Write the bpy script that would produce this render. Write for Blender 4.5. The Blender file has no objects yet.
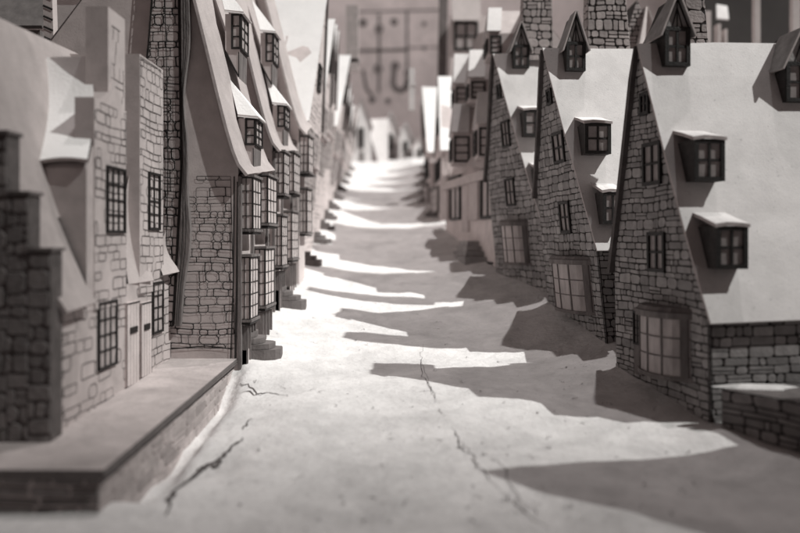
import bpy, math, random
from mathutils import Vector, noise
random.seed(7)
S = bpy.context.scene
C = S.collection
V3 = Vector
# ---------------------------------------------------------------- camera, light, exposure
F = 778.0                      # focal length in photograph pixels (35 mm on 36 mm sensor, 800 px)
HZ = 240.0                     # eye level in the photograph
cam_d = bpy.data.cameras.new('camera'); cam = bpy.data.objects.new('camera', cam_d); C.objects.link(cam)
cam_d.lens = 35.0; cam_d.sensor_width = 36.0
cam_d.shift_y = -(266.5 - HZ) / 800.0
cam.location = (0, 0, 0); cam.rotation_euler = (math.pi / 2, 0, 0)
cam_d.clip_start = 0.05; cam_d.clip_end = 400
cam_d.dof.use_dof = True; cam_d.dof.focus_distance = 7.9; cam_d.dof.aperture_fstop = 0.40
S.camera = cam
W = bpy.data.worlds.new('World'); S.world = W; W.use_nodes = True
bg = W.node_tree.nodes['Background']
bg.inputs[0].default_value = (0.95, 0.72, 0.67, 1); bg.inputs[1].default_value = 0.06
S.view_settings.view_transform = 'Standard'; S.view_settings.look = 'None'
S.view_settings.exposure = 0.0; S.view_settings.gamma = 1.0
S.unit_settings.scale_length = 0.1      # one unit is ten centimetres of the model

def spot(name, target, to_light, dist, irradiance, size_deg, blend, radius, col):
    d = bpy.data.lights.new(name, 'SPOT'); o = bpy.data.objects.new(name, d); C.objects.link(o)
    L = V3(to_light).normalized()
    o.location = V3(target) + L * dist
    o.rotation_euler = (-L).to_track_quat('-Z', 'Y').to_euler()
    d.energy = irradiance * 4 * math.pi * dist * dist
    d.spot_size = math.radians(size_deg); d.spot_blend = blend; d.shadow_soft_size = radius; d.color = col
    return o
spot('added_wall_fill', (0, 52, 9), (0, -1, 0.9), 26, 0.75, 95, 0.6, 1.0, (1.0, 0.965, 0.95))  # added unseen fill lamp, brightens the back wall
# the gallery's two lamps: one low over the right-hand roofs, one almost overhead
spot('gallery_spotlight', (-0.5, 22, 1), (2.2, -0.95, 2.75), 150, 4.3, 15.2, 0.6, 0.6, (0.985, 1.0, 0.965))
spot('ceiling_lamp', (-4.0, 25, 0), (0.57, 0.10, 3.0), 150, 1.65, 20, 0.9, 1.0, (1.0, 0.955, 0.935))

# ---------------------------------------------------------------- materials
def grey(v, warm=1.0):
    return (v * (1 + 0.08 * warm), v * (1 - 0.038 * warm), v * (1 - 0.055 * warm), 1)
def mat(name, v, var=0.12, scale=6.0, rough=0.9, bump=0.0, bscale=60.0, island=0.0, specks=0.0, warm=1.0, stretch=None, stain=0.0):
    m = bpy.data.materials.new(name); m.use_nodes = True
    nt = m.node_tree; N = nt.nodes; K = nt.links
    b = N['Principled BSDF']; b.inputs['Roughness'].default_value = rough
    b.inputs['Specular IOR Level'].default_value = 0.25
    tc = N.new('ShaderNodeTexCoord'); mp = N.new('ShaderNodeMapping'); K.new(tc.outputs['Object'], mp.inputs[0])
    if stretch: mp.inputs['Scale'].default_value = stretch
    n1 = N.new('ShaderNodeTexNoise'); n1.inputs['Scale'].default_value = scale; n1.inputs['Detail'].default_value = 8
    n1.inputs['Roughness'].default_value = 0.62
    K.new(mp.outputs[0], n1.inputs['Vector'])
    mr = N.new('ShaderNodeMapRange'); mr.inputs[1].default_value = 0.3; mr.inputs[2].default_value = 0.7
    mr.inputs[3].default_value = 1 - var; mr.inputs[4].default_value = 1 + var
    K.new(n1.outputs[0], mr.inputs[0]); fac = mr.outputs[0]
    def mul(a, bb):
        x = N.new('ShaderNodeMath'); x.operation = 'MULTIPLY'; K.new(a, x.inputs[0]); K.new(bb, x.inputs[1]); return x.outputs[0]
    if island:
        g = N.new('ShaderNodeNewGeometry'); r = N.new('ShaderNodeMapRange')
        r.inputs[3].default_value = 1 - island; r.inputs[4].default_value = 1 + island
        K.new(g.outputs['Random Per Island'], r.inputs[0]); fac = mul(fac, r.outputs[0])
    if specks:
        n2 = N.new('ShaderNodeTexNoise'); n2.inputs['Scale'].default_value = 38; n2.inputs['Detail'].default_value = 3
        K.new(mp.outputs[0], n2.inputs['Vector'])
        r = N.new('ShaderNodeMapRange'); r.inputs[1].default_value = 0.22; r.inputs[2].default_value = 0.36
        r.inputs[3].default_value = 1 - specks; r.inputs[4].default_value = 1
        K.new(n2.outputs[0], r.inputs[0]); fac = mul(fac, r.outputs[0])
    if stain:
        n3 = N.new('ShaderNodeTexNoise'); n3.inputs['Scale'].default_value = 1.3; n3.inputs['Detail'].default_value = 9
        n3.inputs['Roughness'].default_value = 0.7; n3.inputs['Distortion'].default_value = 0.6
        K.new(mp.outputs[0], n3.inputs['Vector'])
        r = N.new('ShaderNodeMapRange'); r.inputs[1].default_value = 0.36; r.inputs[2].default_value = 0.56
        r.inputs[3].default_value = 1 - stain; r.inputs[4].default_value = 1
        K.new(n3.outputs[0], r.inputs[0]); fac = mul(fac, r.outputs[0])
    mx = N.new('ShaderNodeVectorMath'); mx.operation = 'SCALE'
    mx.inputs[0].default_value = grey(v, warm)[:3]; K.new(fac, mx.inputs['Scale'])
    K.new(mx.outputs[0], b.inputs['Base Color'])
    if bump:
        n4 = N.new('ShaderNodeTexNoise'); n4.inputs['Scale'].default_value = bscale; n4.inputs['Detail'].default_value = 6
        K.new(mp.outputs[0], n4.inputs['Vector'])
        bp = N.new('ShaderNodeBump'); bp.inputs['Strength'].default_value = bump; bp.inputs['Distance'].default_value = 0.02
        K.new(n4.outputs[0], bp.inputs['Height']); K.new(bp.outputs[0], b.inputs['Normal'])
    return m
M = dict(
    snow=mat('painted plaster ground', 0.70, 0.10, 4.5, 0.95, 0.7, 16, specks=0.4, stain=0.20, warm=0.3),
    brightcard=mat('lit white card', 0.88, 0.03, 7, 0.85, 0.2, 45, warm=0.2),  # whiter copy of the roof card, lamplight put into its colour
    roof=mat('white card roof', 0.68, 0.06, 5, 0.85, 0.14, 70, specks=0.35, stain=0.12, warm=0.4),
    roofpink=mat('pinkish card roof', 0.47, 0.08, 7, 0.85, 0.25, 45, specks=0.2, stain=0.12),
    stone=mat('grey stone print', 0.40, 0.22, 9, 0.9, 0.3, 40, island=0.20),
    stonenear=mat('dim stone print', 0.20, 0.25, 9, 0.9, 0.3, 40, island=0.22, warm=0.7),  # stone darkened to stand in for shade on the near faces
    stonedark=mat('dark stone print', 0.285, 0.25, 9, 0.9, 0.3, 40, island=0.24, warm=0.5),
    inkgrey=mat('faded pen line', 0.13, 0.3, 20),
    panelight=mat('light paper pane', 0.55, 0.12, 14, 0.5),
    leftroof=mat('dimmed card roof', 0.42, 0.10, 6, 0.85, 0.25, 45, specks=0.2, stain=0.15),  # darker card stands in for weaker lamplight on the left roofs
    mortar=mat('ink mortar', 0.045, 0.3, 12),
    mortarmid=mat('mid mortar', 0.12, 0.3, 12),
    ink=mat('black ink', 0.022, 0.3, 20, 0.7),
    plaster=mat('card plaster wall', 0.50, 0.12, 5, 0.9, 0.08, 50, specks=0.12, stain=0.15),
    plasterpale=mat('pale card wall', 0.62, 0.12, 5, 0.9, 0.2, 50, specks=0.12, stain=0.12),  # haze up the street put into a paler wall colour
    edge=mat('card cut edge', 0.42, 0.2, 14, 0.9),
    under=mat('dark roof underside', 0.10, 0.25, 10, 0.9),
    wood=mat('brown wash timber', 0.16, 0.35, 12, 0.85, 0.3, 60, stretch=(1, 1, 0.25)),
    barwood=mat('thin pale glazing bar', 0.15, 0.3, 12),
    darkcard=mat('dark brown card', 0.045, 0.35, 12, 0.85, 0.2, 60),
    panemid=mat('grey paper pane', 0.27, 0.2, 14, 0.5),
    frame=mat('black window frame', 0.022, 0.35, 25, 0.6, 0.3, 80),
    pane=mat('paper window pane', 0.40, 0.18, 14, 0.5),
    panedim=mat('dim paper pane', 0.40, 0.25, 12, 0.45, stretch=(1, 1, 0.3)),
    backwall=mat('gallery wall drawing', 0.78, 0.12, 0.5, 0.95, stain=0.15),
    darkwall=mat('dark gallery wall', 0.05, 0.2, 0.8, 0.95),
    paint=mat('dull wall print', 0.22, 0.2, 2),
    step=mat('painted plaster step', 0.15, 0.18, 8, 0.95, 0.3, 40),
    slab=mat('grimy terrace slab', 0.46, 0.14, 4, 0.95, 0.4, 25, specks=0.3, stain=0.25),
)
# ---------------------------------------------------------------- mesh building
class MB:
    def __init__(s): s.v = []; s.f = []; s.m = []; s.mats = []
    def mi(s, name):
        if name not in s.mats: s.mats.append(name)
        return s.mats.index(name)
    def face(s, pts, m):
        b = len(s.v); s.v += [V3(p) for p in pts]; s.f.append(list(range(b, b + len(pts)))); s.m.append(s.mi(m))
    def mesh(s, verts, faces, m):
        b = len(s.v); s.v += [V3(p) for p in verts]; k = s.mi(m)
        for f in faces: s.f.append([b + i for i in f]); s.m.append(k)
    def prism(s, poly, off, m, mside=None):
        """closed solid: polygon (3d pts) extruded by vector off"""
        n = len(poly); off = V3(off); A = [V3(p) for p in poly]; B = [p + off for p in A]
        s.mesh(A + B, [list(range(n))[::-1], list(range(n, 2 * n))], m)
        s.mesh(A + B, [[i, (i + 1) % n, n + (i + 1) % n, n + i] for i in range(n)], mside or m)
    def box(s, O, a, b, c, m):
        """box with corner O and edge vectors a b c"""
        O, a, b, c = V3(O), V3(a), V3(b), V3(c)
        v = [O, O + a, O + a + b, O + b, O + c, O + a + c, O + a + b + c, O + b + c]
        s.mesh(v, [[0, 3, 2, 1], [4, 5, 6, 7], [0, 1, 5, 4], [1, 2, 6, 5], [2, 3, 7, 6], [3, 0, 4, 7]], m)
    def build(s, name, parent=None, smooth=False):
        me = bpy.data.meshes.new(name); o = bpy.data.objects.new(name, me); C.objects.link(o)
        org = V3((0, 0, 0)); p = parent
        while p is not None: org += p.location; p = p.parent
        me.from_pydata([tuple(p - org) for p in s.v], [], s.f)
        for n in s.mats: me.materials.append(M[n])
        me.polygons.foreach_set('material_index', s.m)
        if smooth: me.polygons.foreach_set('use_smooth', [True] * len(s.f))
        me.validate(); me.update()
        if parent: o.parent = parent
        return o
def tag(o, label, cat, group=None):
    o['label'] = label; o['category'] = cat
    if group: o['group'] = group
    return o
def thing(name, loc, label, cat, group=None):
    o = bpy.data.objects.new(name, None); C.objects.link(o); o.location = loc; o.empty_display_size = 0.1
    return tag(o, label, cat, group)
def P(px, py, D): return V3(((px - 400) * D / F, D, (HZ - py) * D / F))
class Frame:
    """flat patch: point = O + u U + v V + n N ;  V need not be unit (its z is 1)"""
    def __init__(s, O, U, V, N): s.O, s.U, s.V, s.N = V3(O), V3(U).normalized(), V3(V), V3(N).normalized()
    def __call__(s, u, v, n=0.0): return s.O + s.U * u + s.V * v + s.N * n
    def px(s, px, py, n=0.0):
        """(u, v) of the wall point seen at a photograph position"""
        d = V3(((px - 400) / F, 1, (HZ - py) / F)); nn = s.U.cross(s.V)
        o = s.O + s.N * n
        t = o.dot(nn) / d.dot(nn); q = d * t - o
        # solve q = uU + vV
        uu, vv, uv = s.U.dot(s.U), s.V.dot(s.V), s.U.dot(s.V); a, b = q.dot(s.U), q.dot(s.V)
        det = uu * vv - uv * uv
        return ((a * vv - b * uv) / det, (b * uu - a * uv) / det)
def clip(poly, region):
    out = poly; n = len(region)
    area = sum(region[i][0] * region[(i + 1) % n][1] - region[(i + 1) % n][0] * region[i][1] for i in range(n))
    sg = 1 if area > 0 else -1
    for i in range(n):
        a, b = region[i], region[(i + 1) % n]; inp = out; out = []
        if not inp: return []
        def side(p): return sg * ((b[0] - a[0]) * (p[1] - a[1]) - (b[1] - a[1]) * (p[0] - a[0]))
        for j in range(len(inp)):
            p, q = inp[j], inp[(j + 1) % len(inp)]; sp, sq = side(p), side(q)
            if sp >= 0: out.append(p)
            if sp * sq < 0:
                t = sp / (sp - sq); out.append((p[0] + (q[0] - p[0]) * t, p[1] + (q[1] - p[1]) * t))
    return out
def nz(a, b, s=1.0): return noise.noise(V3((a * s, b * s, 3.7)))
def stones(mb, fr, region, mat_='stone', sw=0.14, sh=0.07, gap=0.010, thick=0.006, skip=0.0, n0=0.001, seed=0, rag=1.0, quoin=False):
    """irregular hand-cut courses laid over a wall, each stone a slightly raised chamfered slab"""
    rd = random.Random(seed); us = [p[0] for p in region]; vs = [p[1] for p in region]
    v = min(vs) - rd.random() * sh
    def warp(u, w): return (u + 0.018 * rag * nz(u + seed, w, 5), w + 0.028 * rag * nz(u, w + seed, 1.8) + 0.008 * rag * nz(u, w, 9))
    while v < max(vs):
        h = sh * rd.uniform(0.65, 1.45); u = min(us) - rd.random() * sw
        while u < max(us):
            w = sw * rd.uniform(0.5, 1.55)
            cells = [(u, v, u + w, v + h)]
            r = rd.random()
            if r < 0.16 and h > sh * 0.9: k = rd.uniform(0.4, 0.6); cells = [(u, v, u + w, v + h * k), (u, v + h * k, u + w, v + h)]
            elif r < 0.24: k = rd.uniform(0.35, 0.65); cells = [(u, v, u + w * k, v + h), (u + w * k, v, u + w, v + h)]
            for (a, b, c, d) in cells:
                g = gap / 2 * rd.uniform(0.7, 1.5); a += g; b += g; c -= g; d -= g
                if c - a < 0.012 or d - b < 0.01: continue
                if rd.random() < skip: continue
                r = min(c - a, d - b) * rd.uniform(0.12, 0.30)
                j = lambda: rd.uniform(-0.05, 0.05) * (d - b) * rag
                pts = [(a + r, b + j()), (c - r, b + j()), (c + j(), b + r), (c + j(), d - r), (c - r, d + j()), (a + r, d + j()), (a + j(), d - r), (a + j(), b + r)]
                pts = clip([warp(*q) for q in pts], region)
                if len(pts) < 3: continue
                cx = sum(q[0] for q in pts) / len(pts); cy = sum(q[1] for q in pts) / len(pts)
                k = 0.94; t = thick * rd.uniform(0.6, 1.5); n = len(pts)
                lo = [fr(q[0], q[1], n0) for q in pts]; hi = [fr(cx + (q[0] - cx) * k, cy + (q[1] - cy) * k, n0 + t) for q in pts]
                mb.mesh(lo + hi, [list(range(n, 2 * n))] + [[i, (i + 1) % n, n + (i + 1) % n, n + i] for i in range(n)], mat_)
            u += w
        v += h
def ribbon(mb, fr, pts, w, m='ink', n=0.004):
    """ink stroke of width w along 2-d points on a frame"""
    for i in range(len(pts) - 1):
        a, b = pts[i], pts[i + 1]; dx, dy = b[0] - a[0], b[1] - a[1]; l = math.hypot(dx, dy) or 1e-6
        ex, ey = -dy / l * w / 2, dx / l * w / 2
        mb.face([fr(a[0] + ex, a[1] + ey, n), fr(a[0] - ex, a[1] - ey, n), fr(b[0] - ex, b[1] - ey, n), fr(b[0] + ex, b[1] + ey, n)], m)
def inkstones(mb, fr, region, sw=0.17, sh=0.08, w=0.006, keep=0.8, seed=0, fade=None, m='ink', n=0.003):
    """stonework drawn as broken pen lines"""
    rd = random.Random(seed); us = [p[0] for p in region]; vs = [p[1] for p in region]; v = min(vs) + 0.02
    def inside(p): return len(clip([(p[0] - .004, p[1] - .004), (p[0] + .004, p[1] - .004), (p[0], p[1] + .004)], region)) >= 3
    def stroke(a, b):
        k = 3; q = [(a[0] + (b[0] - a[0]) * i / k, a[1] + (b[1] - a[1]) * i / k) for i in range(k + 1)]
        q = [(x + 0.010 * nz(x + seed, y, 8), y + 0.020 * nz(x, y + seed, 3) + 0.005 * nz(x, y, 20)) for x, y in q]
        if all(inside(p) for p in q): ribbon(mb, fr, q, w * rd.uniform(0.6, 1.3), m, n)
    while v < max(vs):
        h = sh * rd.uniform(0.6, 1.4); u = min(us) - rd.random() * sw
        while u < max(us):
            l = sw * rd.uniform(0.5, 1.5); kk = keep * (fade(u, v) if fade else 1)
            if rd.random() < kk: stroke((u, v), (u + l, v))
            if rd.random() < kk: stroke((u, v), (u + rd.uniform(-.008, .008), v + h))
            if rd.random() < 0.15 * kk: stroke((u, v + h * .5), (u + l, v + h * .5))
            u += l
        v += h
def inkblocks(mb, fr, region, sw=.13, sh=.07, w=.006, keep=.9, seed=0, fade=None, m='ink', n=.003):
    """hand-drawn stones: closed wobbly outlines, some left undrawn"""
    rd = random.Random(seed); us = [p[0] for p in region]; vs = [p[1] for p in region]; v = min(vs) - rd.random() * sh
    def warp(u, q): return (u + .012 * nz(u + seed, q, 6), q + .022 * nz(u, q + seed, 2.2) + .006 * nz(u, q, 14))
    while v < max(vs):
        h = sh * rd.uniform(.7, 1.4); u = min(us) - rd.random() * sw
        while u < max(us):
            l = sw * rd.uniform(.5, 1.6)
            if rd.random() < keep * (fade(u, v) if fade else 1):
                a, b, c, d = u, v, u + l, v + h; r = min(l, h) * rd.uniform(.1, .3)
                pts = [(a + r, b), ((a + c) / 2, b), (c - r, b), (c, b + r), (c, d - r), (c - r, d), ((a + c) / 2, d), (a + r, d), (a, d - r), (a, b + r)]
                pts = clip([warp(*q) for q in pts], region)
                if len(pts) > 2: ribbon(mb, fr, pts + [pts[0]], w * rd.uniform(.6, 1.4), m, n)
            u += l
        v += h
def window(house, fr, u0, v0, u1, v1, nx=2, ny=2, depth=0.03, bar=0.016, rim=0.024, pane='pane', name='window', sill=False, fm='frame'):
    """window: raised frame with glazing bars, paper pane as a sub-part"""
    mb = MB(); d = depth
    def b(a0, b0, a1, b1, z0, z1, m=fm): mb.box(fr(a0, b0, z0), fr(a1, b0, z0) - fr(a0, b0, z0), fr(a0, b1, z0) - fr(a0, b0, z0), fr.N * (z1 - z0), m)
    b(u0, v0, u0 + rim, v1, 0.0, d); b(u1 - rim, v0, u1, v1, 0.0, d)
    b(u0 + rim, v0, u1 - rim, v0 + rim, 0.0, d - .001); b(u0 + rim, v1 - rim, u1 - rim, v1, 0.0, d - .001)
    for i in range(1, nx):
        c = u0 + rim + (u1 - u0 - 2 * rim) * i / nx; b(c - bar / 2, v0 + rim, c + bar / 2, v1 - rim, 0.0, d * 0.8)
    for i in range(1, ny):
        c = v0 + rim + (v1 - v0 - 2 * rim) * i / ny; b(u0 + rim, c - bar / 2, u1 - rim, c + bar / 2, 0.0, d * 0.7)
    if sill: b(u0 - .02, v0 - .022, u1 + .02, v0 - .001, 0.0, d + .02)
    o = mb.build(name, house)
    pm = MB(); 
    # each light a slightly different paper tone (separate islands)
    z = d * 0.35
    for i in range(nx):
        for j in range(ny):
            a = u0 + rim / 2 + (u1 - u0 - rim) * i / nx; c = u0 + rim / 2 + (u1 - u0 - rim) * (i + 1) / nx
            e = v0 + rim / 2 + (v1 - v0 - rim) * j / ny; g = v0 + rim / 2 + (v1 - v0 - rim) * (j + 1) / ny
            t = random.uniform(-.002, .002)
            pm.face([fr(a, e, z + t), fr(c, e, z - t), fr(c, g, z + t), fr(a, g, z)], pane)
    pm.build('pane', o)
    return o
def window_px(house, fr, x0, y0, x1, y1, **k):
    """window given by opposite corners seen in the photograph (top-left, bottom-right), near/far side sorted"""
    a = fr.px(x0, y1); b = fr.px(x1, y1); c = fr.px((x0 + x1) / 2, y0); e = fr.px((x0 + x1) / 2, y1)
    u0, u1 = sorted((a[0], b[0])); v0, v1 = e[1], c[1]
    return window(house, fr, u0, v0, u1, v1, **k)
# ---------------------------------------------------------------- the ground
GP = [(0, -1.80), (3, -1.66), (4.15, -1.565), (5.76, -1.39), (6.8, -1.25), (8.5, -.98), (10.6, -.57), (14, .1), (20, 1.25), (26, 2.35), (30, 3.08), (33, 3.45), (38, 3.6), (60, 3.6)]
def g(y):
    y = max(0, min(59.9, y))
    for i in range(len(GP) - 1):
        if GP[i][0] <= y <= GP[i + 1][0]:
            def sl(k):
                k = max(1, min(len(GP) - 2, k)); return (GP[k + 1][1] - GP[k - 1][1]) / (GP[k + 1][0] - GP[k - 1][0])
            x0, z0 = GP[i]; x1, z1 = GP[i + 1]; h = x1 - x0; t = (y - x0) / h; m0, m1 = sl(i) * h, sl(i + 1) * h
            return (2*t**3-3*t*t+1)*z0 + (t**3-2*t*t+t)*m0 + (-2*t**3+3*t*t)*z1 + (t**3-t*t)*m1
def sm(a, b, x):
    t = max(0, min(1, (x - a) / (b - a))); return t * t * (3 - 2 * t)
def ground(x, y):
    z = g(y) + 0.035 * nz(x, y, 0.7) + 0.02 * nz(x + 9, y, 2.1) + 0.007 * nz(x, y + 5, 6) + 0.003 * nz(x, y, 14)
    xc = 0.45 - 0.05 * y; hw = max(1.1, 2.0 - .04 * y); z += (0.125 * min(1.25, abs((x - xc) / hw)) ** 2.2 - .13) * (.12 + .88 * sm(5.6, 8.5, y))
    e = -1.60 + 0.045 * (y - 4.3)
    z -= 0.11 * sm(0.85, 0.0, x - e) * sm(7.3, 6.7, y) * sm(4.5, 5.1, y) * (1 + .5 * nz(x, y, 3))
    z -= 0.12 * sm(-1.40, -1.56, x) * sm(7.55, 7.2, y) * sm(4.4, 4.9, y)
    z += 0.02 * sm(4.9, 4.1, y) * sm(-1.1, -1.8, x)
    z += 0.05 * sm(2.0, 2.9, x) * sm(7, 5.6, y) + 0.05 * math.exp(-((x - 2.25) ** 2 + (y - 5.5) ** 2) / 0.05)
    return z
xs = [-30, -20, -12, -8, -5, -4, -3] + [-2.8 + 0.04 * i for i in range(151)] + [3.4, 3.8, 4.4, 5, 8, 12, 20, 30]
ys = [-2, 0.5, 1.6, 2.4]; y = 2.9
while y < 60: ys.append(y); y += 0.035 * max(1, (y / 5) ** 1.4)
gm = MB(); nx_ = len(xs)
gm.mesh([(x, y, ground(x, y)) for y in ys for x in xs], [[j * nx_ + i, j * nx_ + i + 1, (j + 1) * nx_ + i + 1, (j + 1) * nx_ + i] for j in range(len(ys) - 1) for i in range(nx_ - 1)], 'snow')
def gpx(px, py):
    lo, hi = 2.5, 40.0
    def f(D): return (HZ - py) * D / F - ground((px - 400) * D / F, D)
    a = 2.5
    while a < 40:
        if f(a) * f(a + .1) <= 0 : break
        a += .1
    lo, hi = a, a + .1
    for _ in range(20):
        mid = (lo + hi) / 2
        if f(lo) * f(mid) <= 0: hi = mid
        else: lo = mid
    return ((px - 400) * lo / F, lo)
def crack(pts, w, rd):
    q = []
    for i in range(len(pts) - 1):
        a, b = pts[i], pts[i + 1]
        for k in range(6):
            t = k / 6; q.append((a[0] + (b[0] - a[0]) * t + rd.uniform(-.02, .02), a[1] + (b[1] - a[1]) * t + rd.uniform(-.03, .03)))
    q.append(pts[-1]); n = len(q)
    for i in range(n - 1):
        a, b = q[i], q[i + 1]; dx, dy = b[0] - a[0], b[1] - a[1]; l = math.hypot(dx, dy) or 1e-6
        def ww(j): return w * (0.25 + 0.75 * math.sin(math.pi * min(1, max(0, (j + .5) / n)))) * (0.55 + abs(nz(j * 1.7, w * 99, 1)) * 1.3) / 2
        wa, wb = ww(i), ww(i + 1); ex, ey = -dy / l, dx / l
        gm.face([(p[0] + ex * s_, p[1] + ey * s_, ground(p[0] + ex * s_, p[1] + ey * s_) + .006) for p, s_ in ((a, wa), (a, -wa), (b, -wb), (b, wb))], 'crackink')
M['crackink'] = mat('crack shadow line', 0.10, 0.4, 20)
rd = random.Random(3)
for line, w in (([(424, 345), (420, 360), (422, 376), (432, 392), (436, 403)], .008), ([(420, 360), (428, 385), (440, 404)], .006),
                ([(452, 428), (460, 446), (468, 455)], .014), ([(470, 458), (478, 468), (500, 490)], .014), ([(501, 492), (520, 508), (548, 530)], .012), ([(438, 408), (444, 417)], .008), ([(458, 440), (470, 452), (482, 472)], .008),
                ([(490, 458), (505, 470), (512, 492), (528, 512)], .009), ([(510, 492), (530, 508), (542, 520)], .006),
                ([(243, 438), (232, 448), (222, 458), (206, 468), (196, 474), (178, 490), (168, 502), (165, 516)], .034), ([(212, 466), (200, 468)], .04), ([(222, 458), (216, 466), (212, 469)], .03),
                ([(238, 384), (256, 392), (272, 394), (288, 397)], .010), ([(242, 392), (262, 396)], .008), ([(250, 420), (243, 430)], .014)):
    crack([gpx(*p) for p in line], w * (1.15 if line[0][0] < 300 else .6), rd)
for i in range(70):                       # hairline scratches
    px_, py_ = rd.uniform(230, 700), rd.uniform(300, 530); x, y = gpx(px_, py_); a_ = rd.uniform(0, 6.28); l_ = rd.uniform(.03, .12)
    crack([(x, y), (x + l_ * math.cos(a_), y + l_ * math.sin(a_))], .0035, rd)
for i in range(130):                       # little chips and dents in the plaster
    px_, py_ = rd.uniform(180, 720), rd.uniform(330, 530); x, y = gpx(px_, py_); r = rd.uniform(.003, .010); k = rd.randint(5, 7)
    gm.face([(x + r * math.cos(a) * rd.uniform(.6, 1.6), y + r * math.sin(a) * rd.uniform(.6, 1.2), ground(x, y) + .007) for a in [6.283 * j / k for j in range(k)]], 'crackink')
o = gm.build('street_ground', None, True); o['kind'] = 'structure'
# ---------------------------------------------------------------- gable-fronted houses (right row, and part of the left row)
def profile_roof(mb, fr, prof, back, rise, over, th, m='roof', medge='edge', munder='under', seed_=0.0):
    """roof skin following a 2-d profile (list of (u,v)), running along vector back; rise lifts the far end"""
    Wd = V3(back).normalized()
    n = len(prof); f0 = [fr(u, v) - Wd * over for u, v in prof]; f1 = [fr(u, v) + V3(back) + V3((0, 0, rise)) for u, v in prof]
    nrm = []
    for i in range(n):
        a = prof[max(0, i - 1)]; b = prof[min(n - 1, i + 1)]; dx, dy = b[0] - a[0], b[1] - a[1]; l = math.hypot(dx, dy)
        nrm.append((-dy / l, dx / l))
    # outward = away from the house; pick sign by centroid
    sgn = 1 if nrm[n // 2][1] > 0 else -1
    def off(i): return fr.U * (nrm[i][0] * th * sgn) + fr.V * (nrm[i][1] * th * sgn)
    K = 10
    for side in (0, 1):
        rows = []
        for k in range(K + 1):
            t = k / K
            rows.append([f0[i].lerp(f1[i], t) + (off(i) if side else V3()) + V3((0, 0, 0.016 * nz(k * .9 + i * .8 + seed_, th * 50)))for i in range(n)])
        vs = [p for r in rows for p in r]
        mb.mesh(vs, [[k * n + i, k * n + i + 1, (k + 1) * n + i + 1, (k + 1) * n + i] for k in range(K) for i in range(n - 1)], m if side else munder)
        if side: top = rows
        else: bot = rows
    for i in range(n - 1):
        mb.face([bot[0][i], bot[0][i + 1], top[0][i + 1], top[0][i]], medge)
        mb.face([bot[K][i], bot[K][i + 1], top[K][i + 1], top[K][i]], medge)
    for k in range(K):
        for i in (0, n - 1): mb.face([bot[k][i], bot[k + 1][i], top[k + 1][i], top[k][i]], medge)
def gable_house(name, label, group, Bn, Bf, he_n, he_f, apex, apex_px=None, back=(3.0, .3, 0), rise=0.15, over=0.05, style='stone',
                roof='roof', stone='stone', sidestone=True, flare=0.05, eave=0.10, lean=None, seed=1, outward=-1, sw=.14, sh=.07, gap=.0075):
    """Bn, Bf: (x,y) of near and far street corners; apex: (fraction along, height above base); base z from the ground"""
    zb = ground(*Bn) - 0.0; zf = ground(*Bf)
    O = V3((Bn[0], Bn[1], zb)); U = V3((Bf[0] - Bn[0], Bf[1] - Bn[1], 0)); w = U.length
    ta, ha = apex
    if lean is None: lean = (0, 0)
    Vv = V3((lean[0], lean[1], 1)); N = V3((U.y, -U.x, 0)) * (1 if outward > 0 else -1)
    fr = Frame(O, U, Vv, N); fr.w = w
    root = thing(name, (Bn[0], Bn[1], zb), label, 'house', group)
    B = V3(back)
    # wall body
    low = -0.5
    poly = [(0, low), (w, low), (w, he_f), (w * ta, ha), (0, he_n)]
    wall = MB()
    base_m = {'stone': 'mortar', 'plaster': 'plaster', 'pale': 'plasterpale', 'inked': 'plaster'}[style]
    wall.prism([fr(*p) for p in poly], B, base_m)
    if style == 'stone':
        stones(wall, fr, poly, stone, sw, sh, gap, seed=seed)
    elif style in ('inked', 'pale'):
        inkstones(wall, fr, poly, .2, .1, .008, .55, seed)
    fr2 = Frame(O, B, Vv, (B.y, -B.x, 0)); fr2.w = B.length
    if sidestone:
        if style == 'stone': stones(wall, fr2, [(0, low), (B.length, low), (B.length, he_n), (0, he_n)], stone, sw * .95, sh * .95, gap, seed=seed + 50)
        else: inkstones(wall, fr2, [(0, low), (B.length, low), (B.length, he_n), (0, he_n)], .2, .1, .008, .6, seed + 50)
    if style == 'stone':   # dark pen line down the corner
        ribbon(wall, fr, [(0.004, low), (0.004, he_n)], .012, 'ink', .012); ribbon(wall, fr2, [(0.004, low), (0.004, he_n)], .010, 'ink', .012)
    wall.build('wall', root)
    # roof profile with a slight bell-cast at the eaves
    def slope(ua, va, ub, vb):
        pts = []
        for k in range(9):
            t = k / 8; u = ua + (ub - ua) * t; v = va + (vb - va) * t
            v -= flare * math.sin(math.pi * t) ; pts.append((u, v))
        return pts
    dn = (w * ta) / (ha - he_n); df = (w * (1 - ta)) / (ha - he_f)
    e = eave
    far = slope(w + e * df, he_f - e, w * ta, ha)
    near = slope(w * ta, ha, -e * dn, he_n - e)
    prof = far + near[1:]
    rf = MB(); profile_roof(rf, fr, prof, B, rise, over, 0.022, roof, seed_=seed * 3.3)
    roofo = rf.build('roof', root)
    if style == 'stone':
        bb = MB(); off = fr.U * .055
        for i in range(8): bb.prism([fr(*prof[i], .001), fr(*prof[i + 1], .001), fr(*prof[i + 1], .001) + off * (.3 if i == 7 else 1), fr(*prof[i], .001) + off], fr.N * .05, 'under')
        bb.build('bargeboard', root)
    # frame of the near slope: u along the ridge, v up the slope (in z)
    e0 = fr(0, he_n); a0 = fr(w * ta, ha); sv = (a0 - e0) / (a0.z - e0.z)
    nrm = B.cross(sv); nrm = nrm if nrm.y < 0 else -nrm
    sl = Frame(e0, B, sv, nrm); sl.h = a0.z - e0.z
    sl.down = V3((0, -1, 0)); sl.sv = sv
    return root, fr, fr2, sl, roofo
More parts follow.
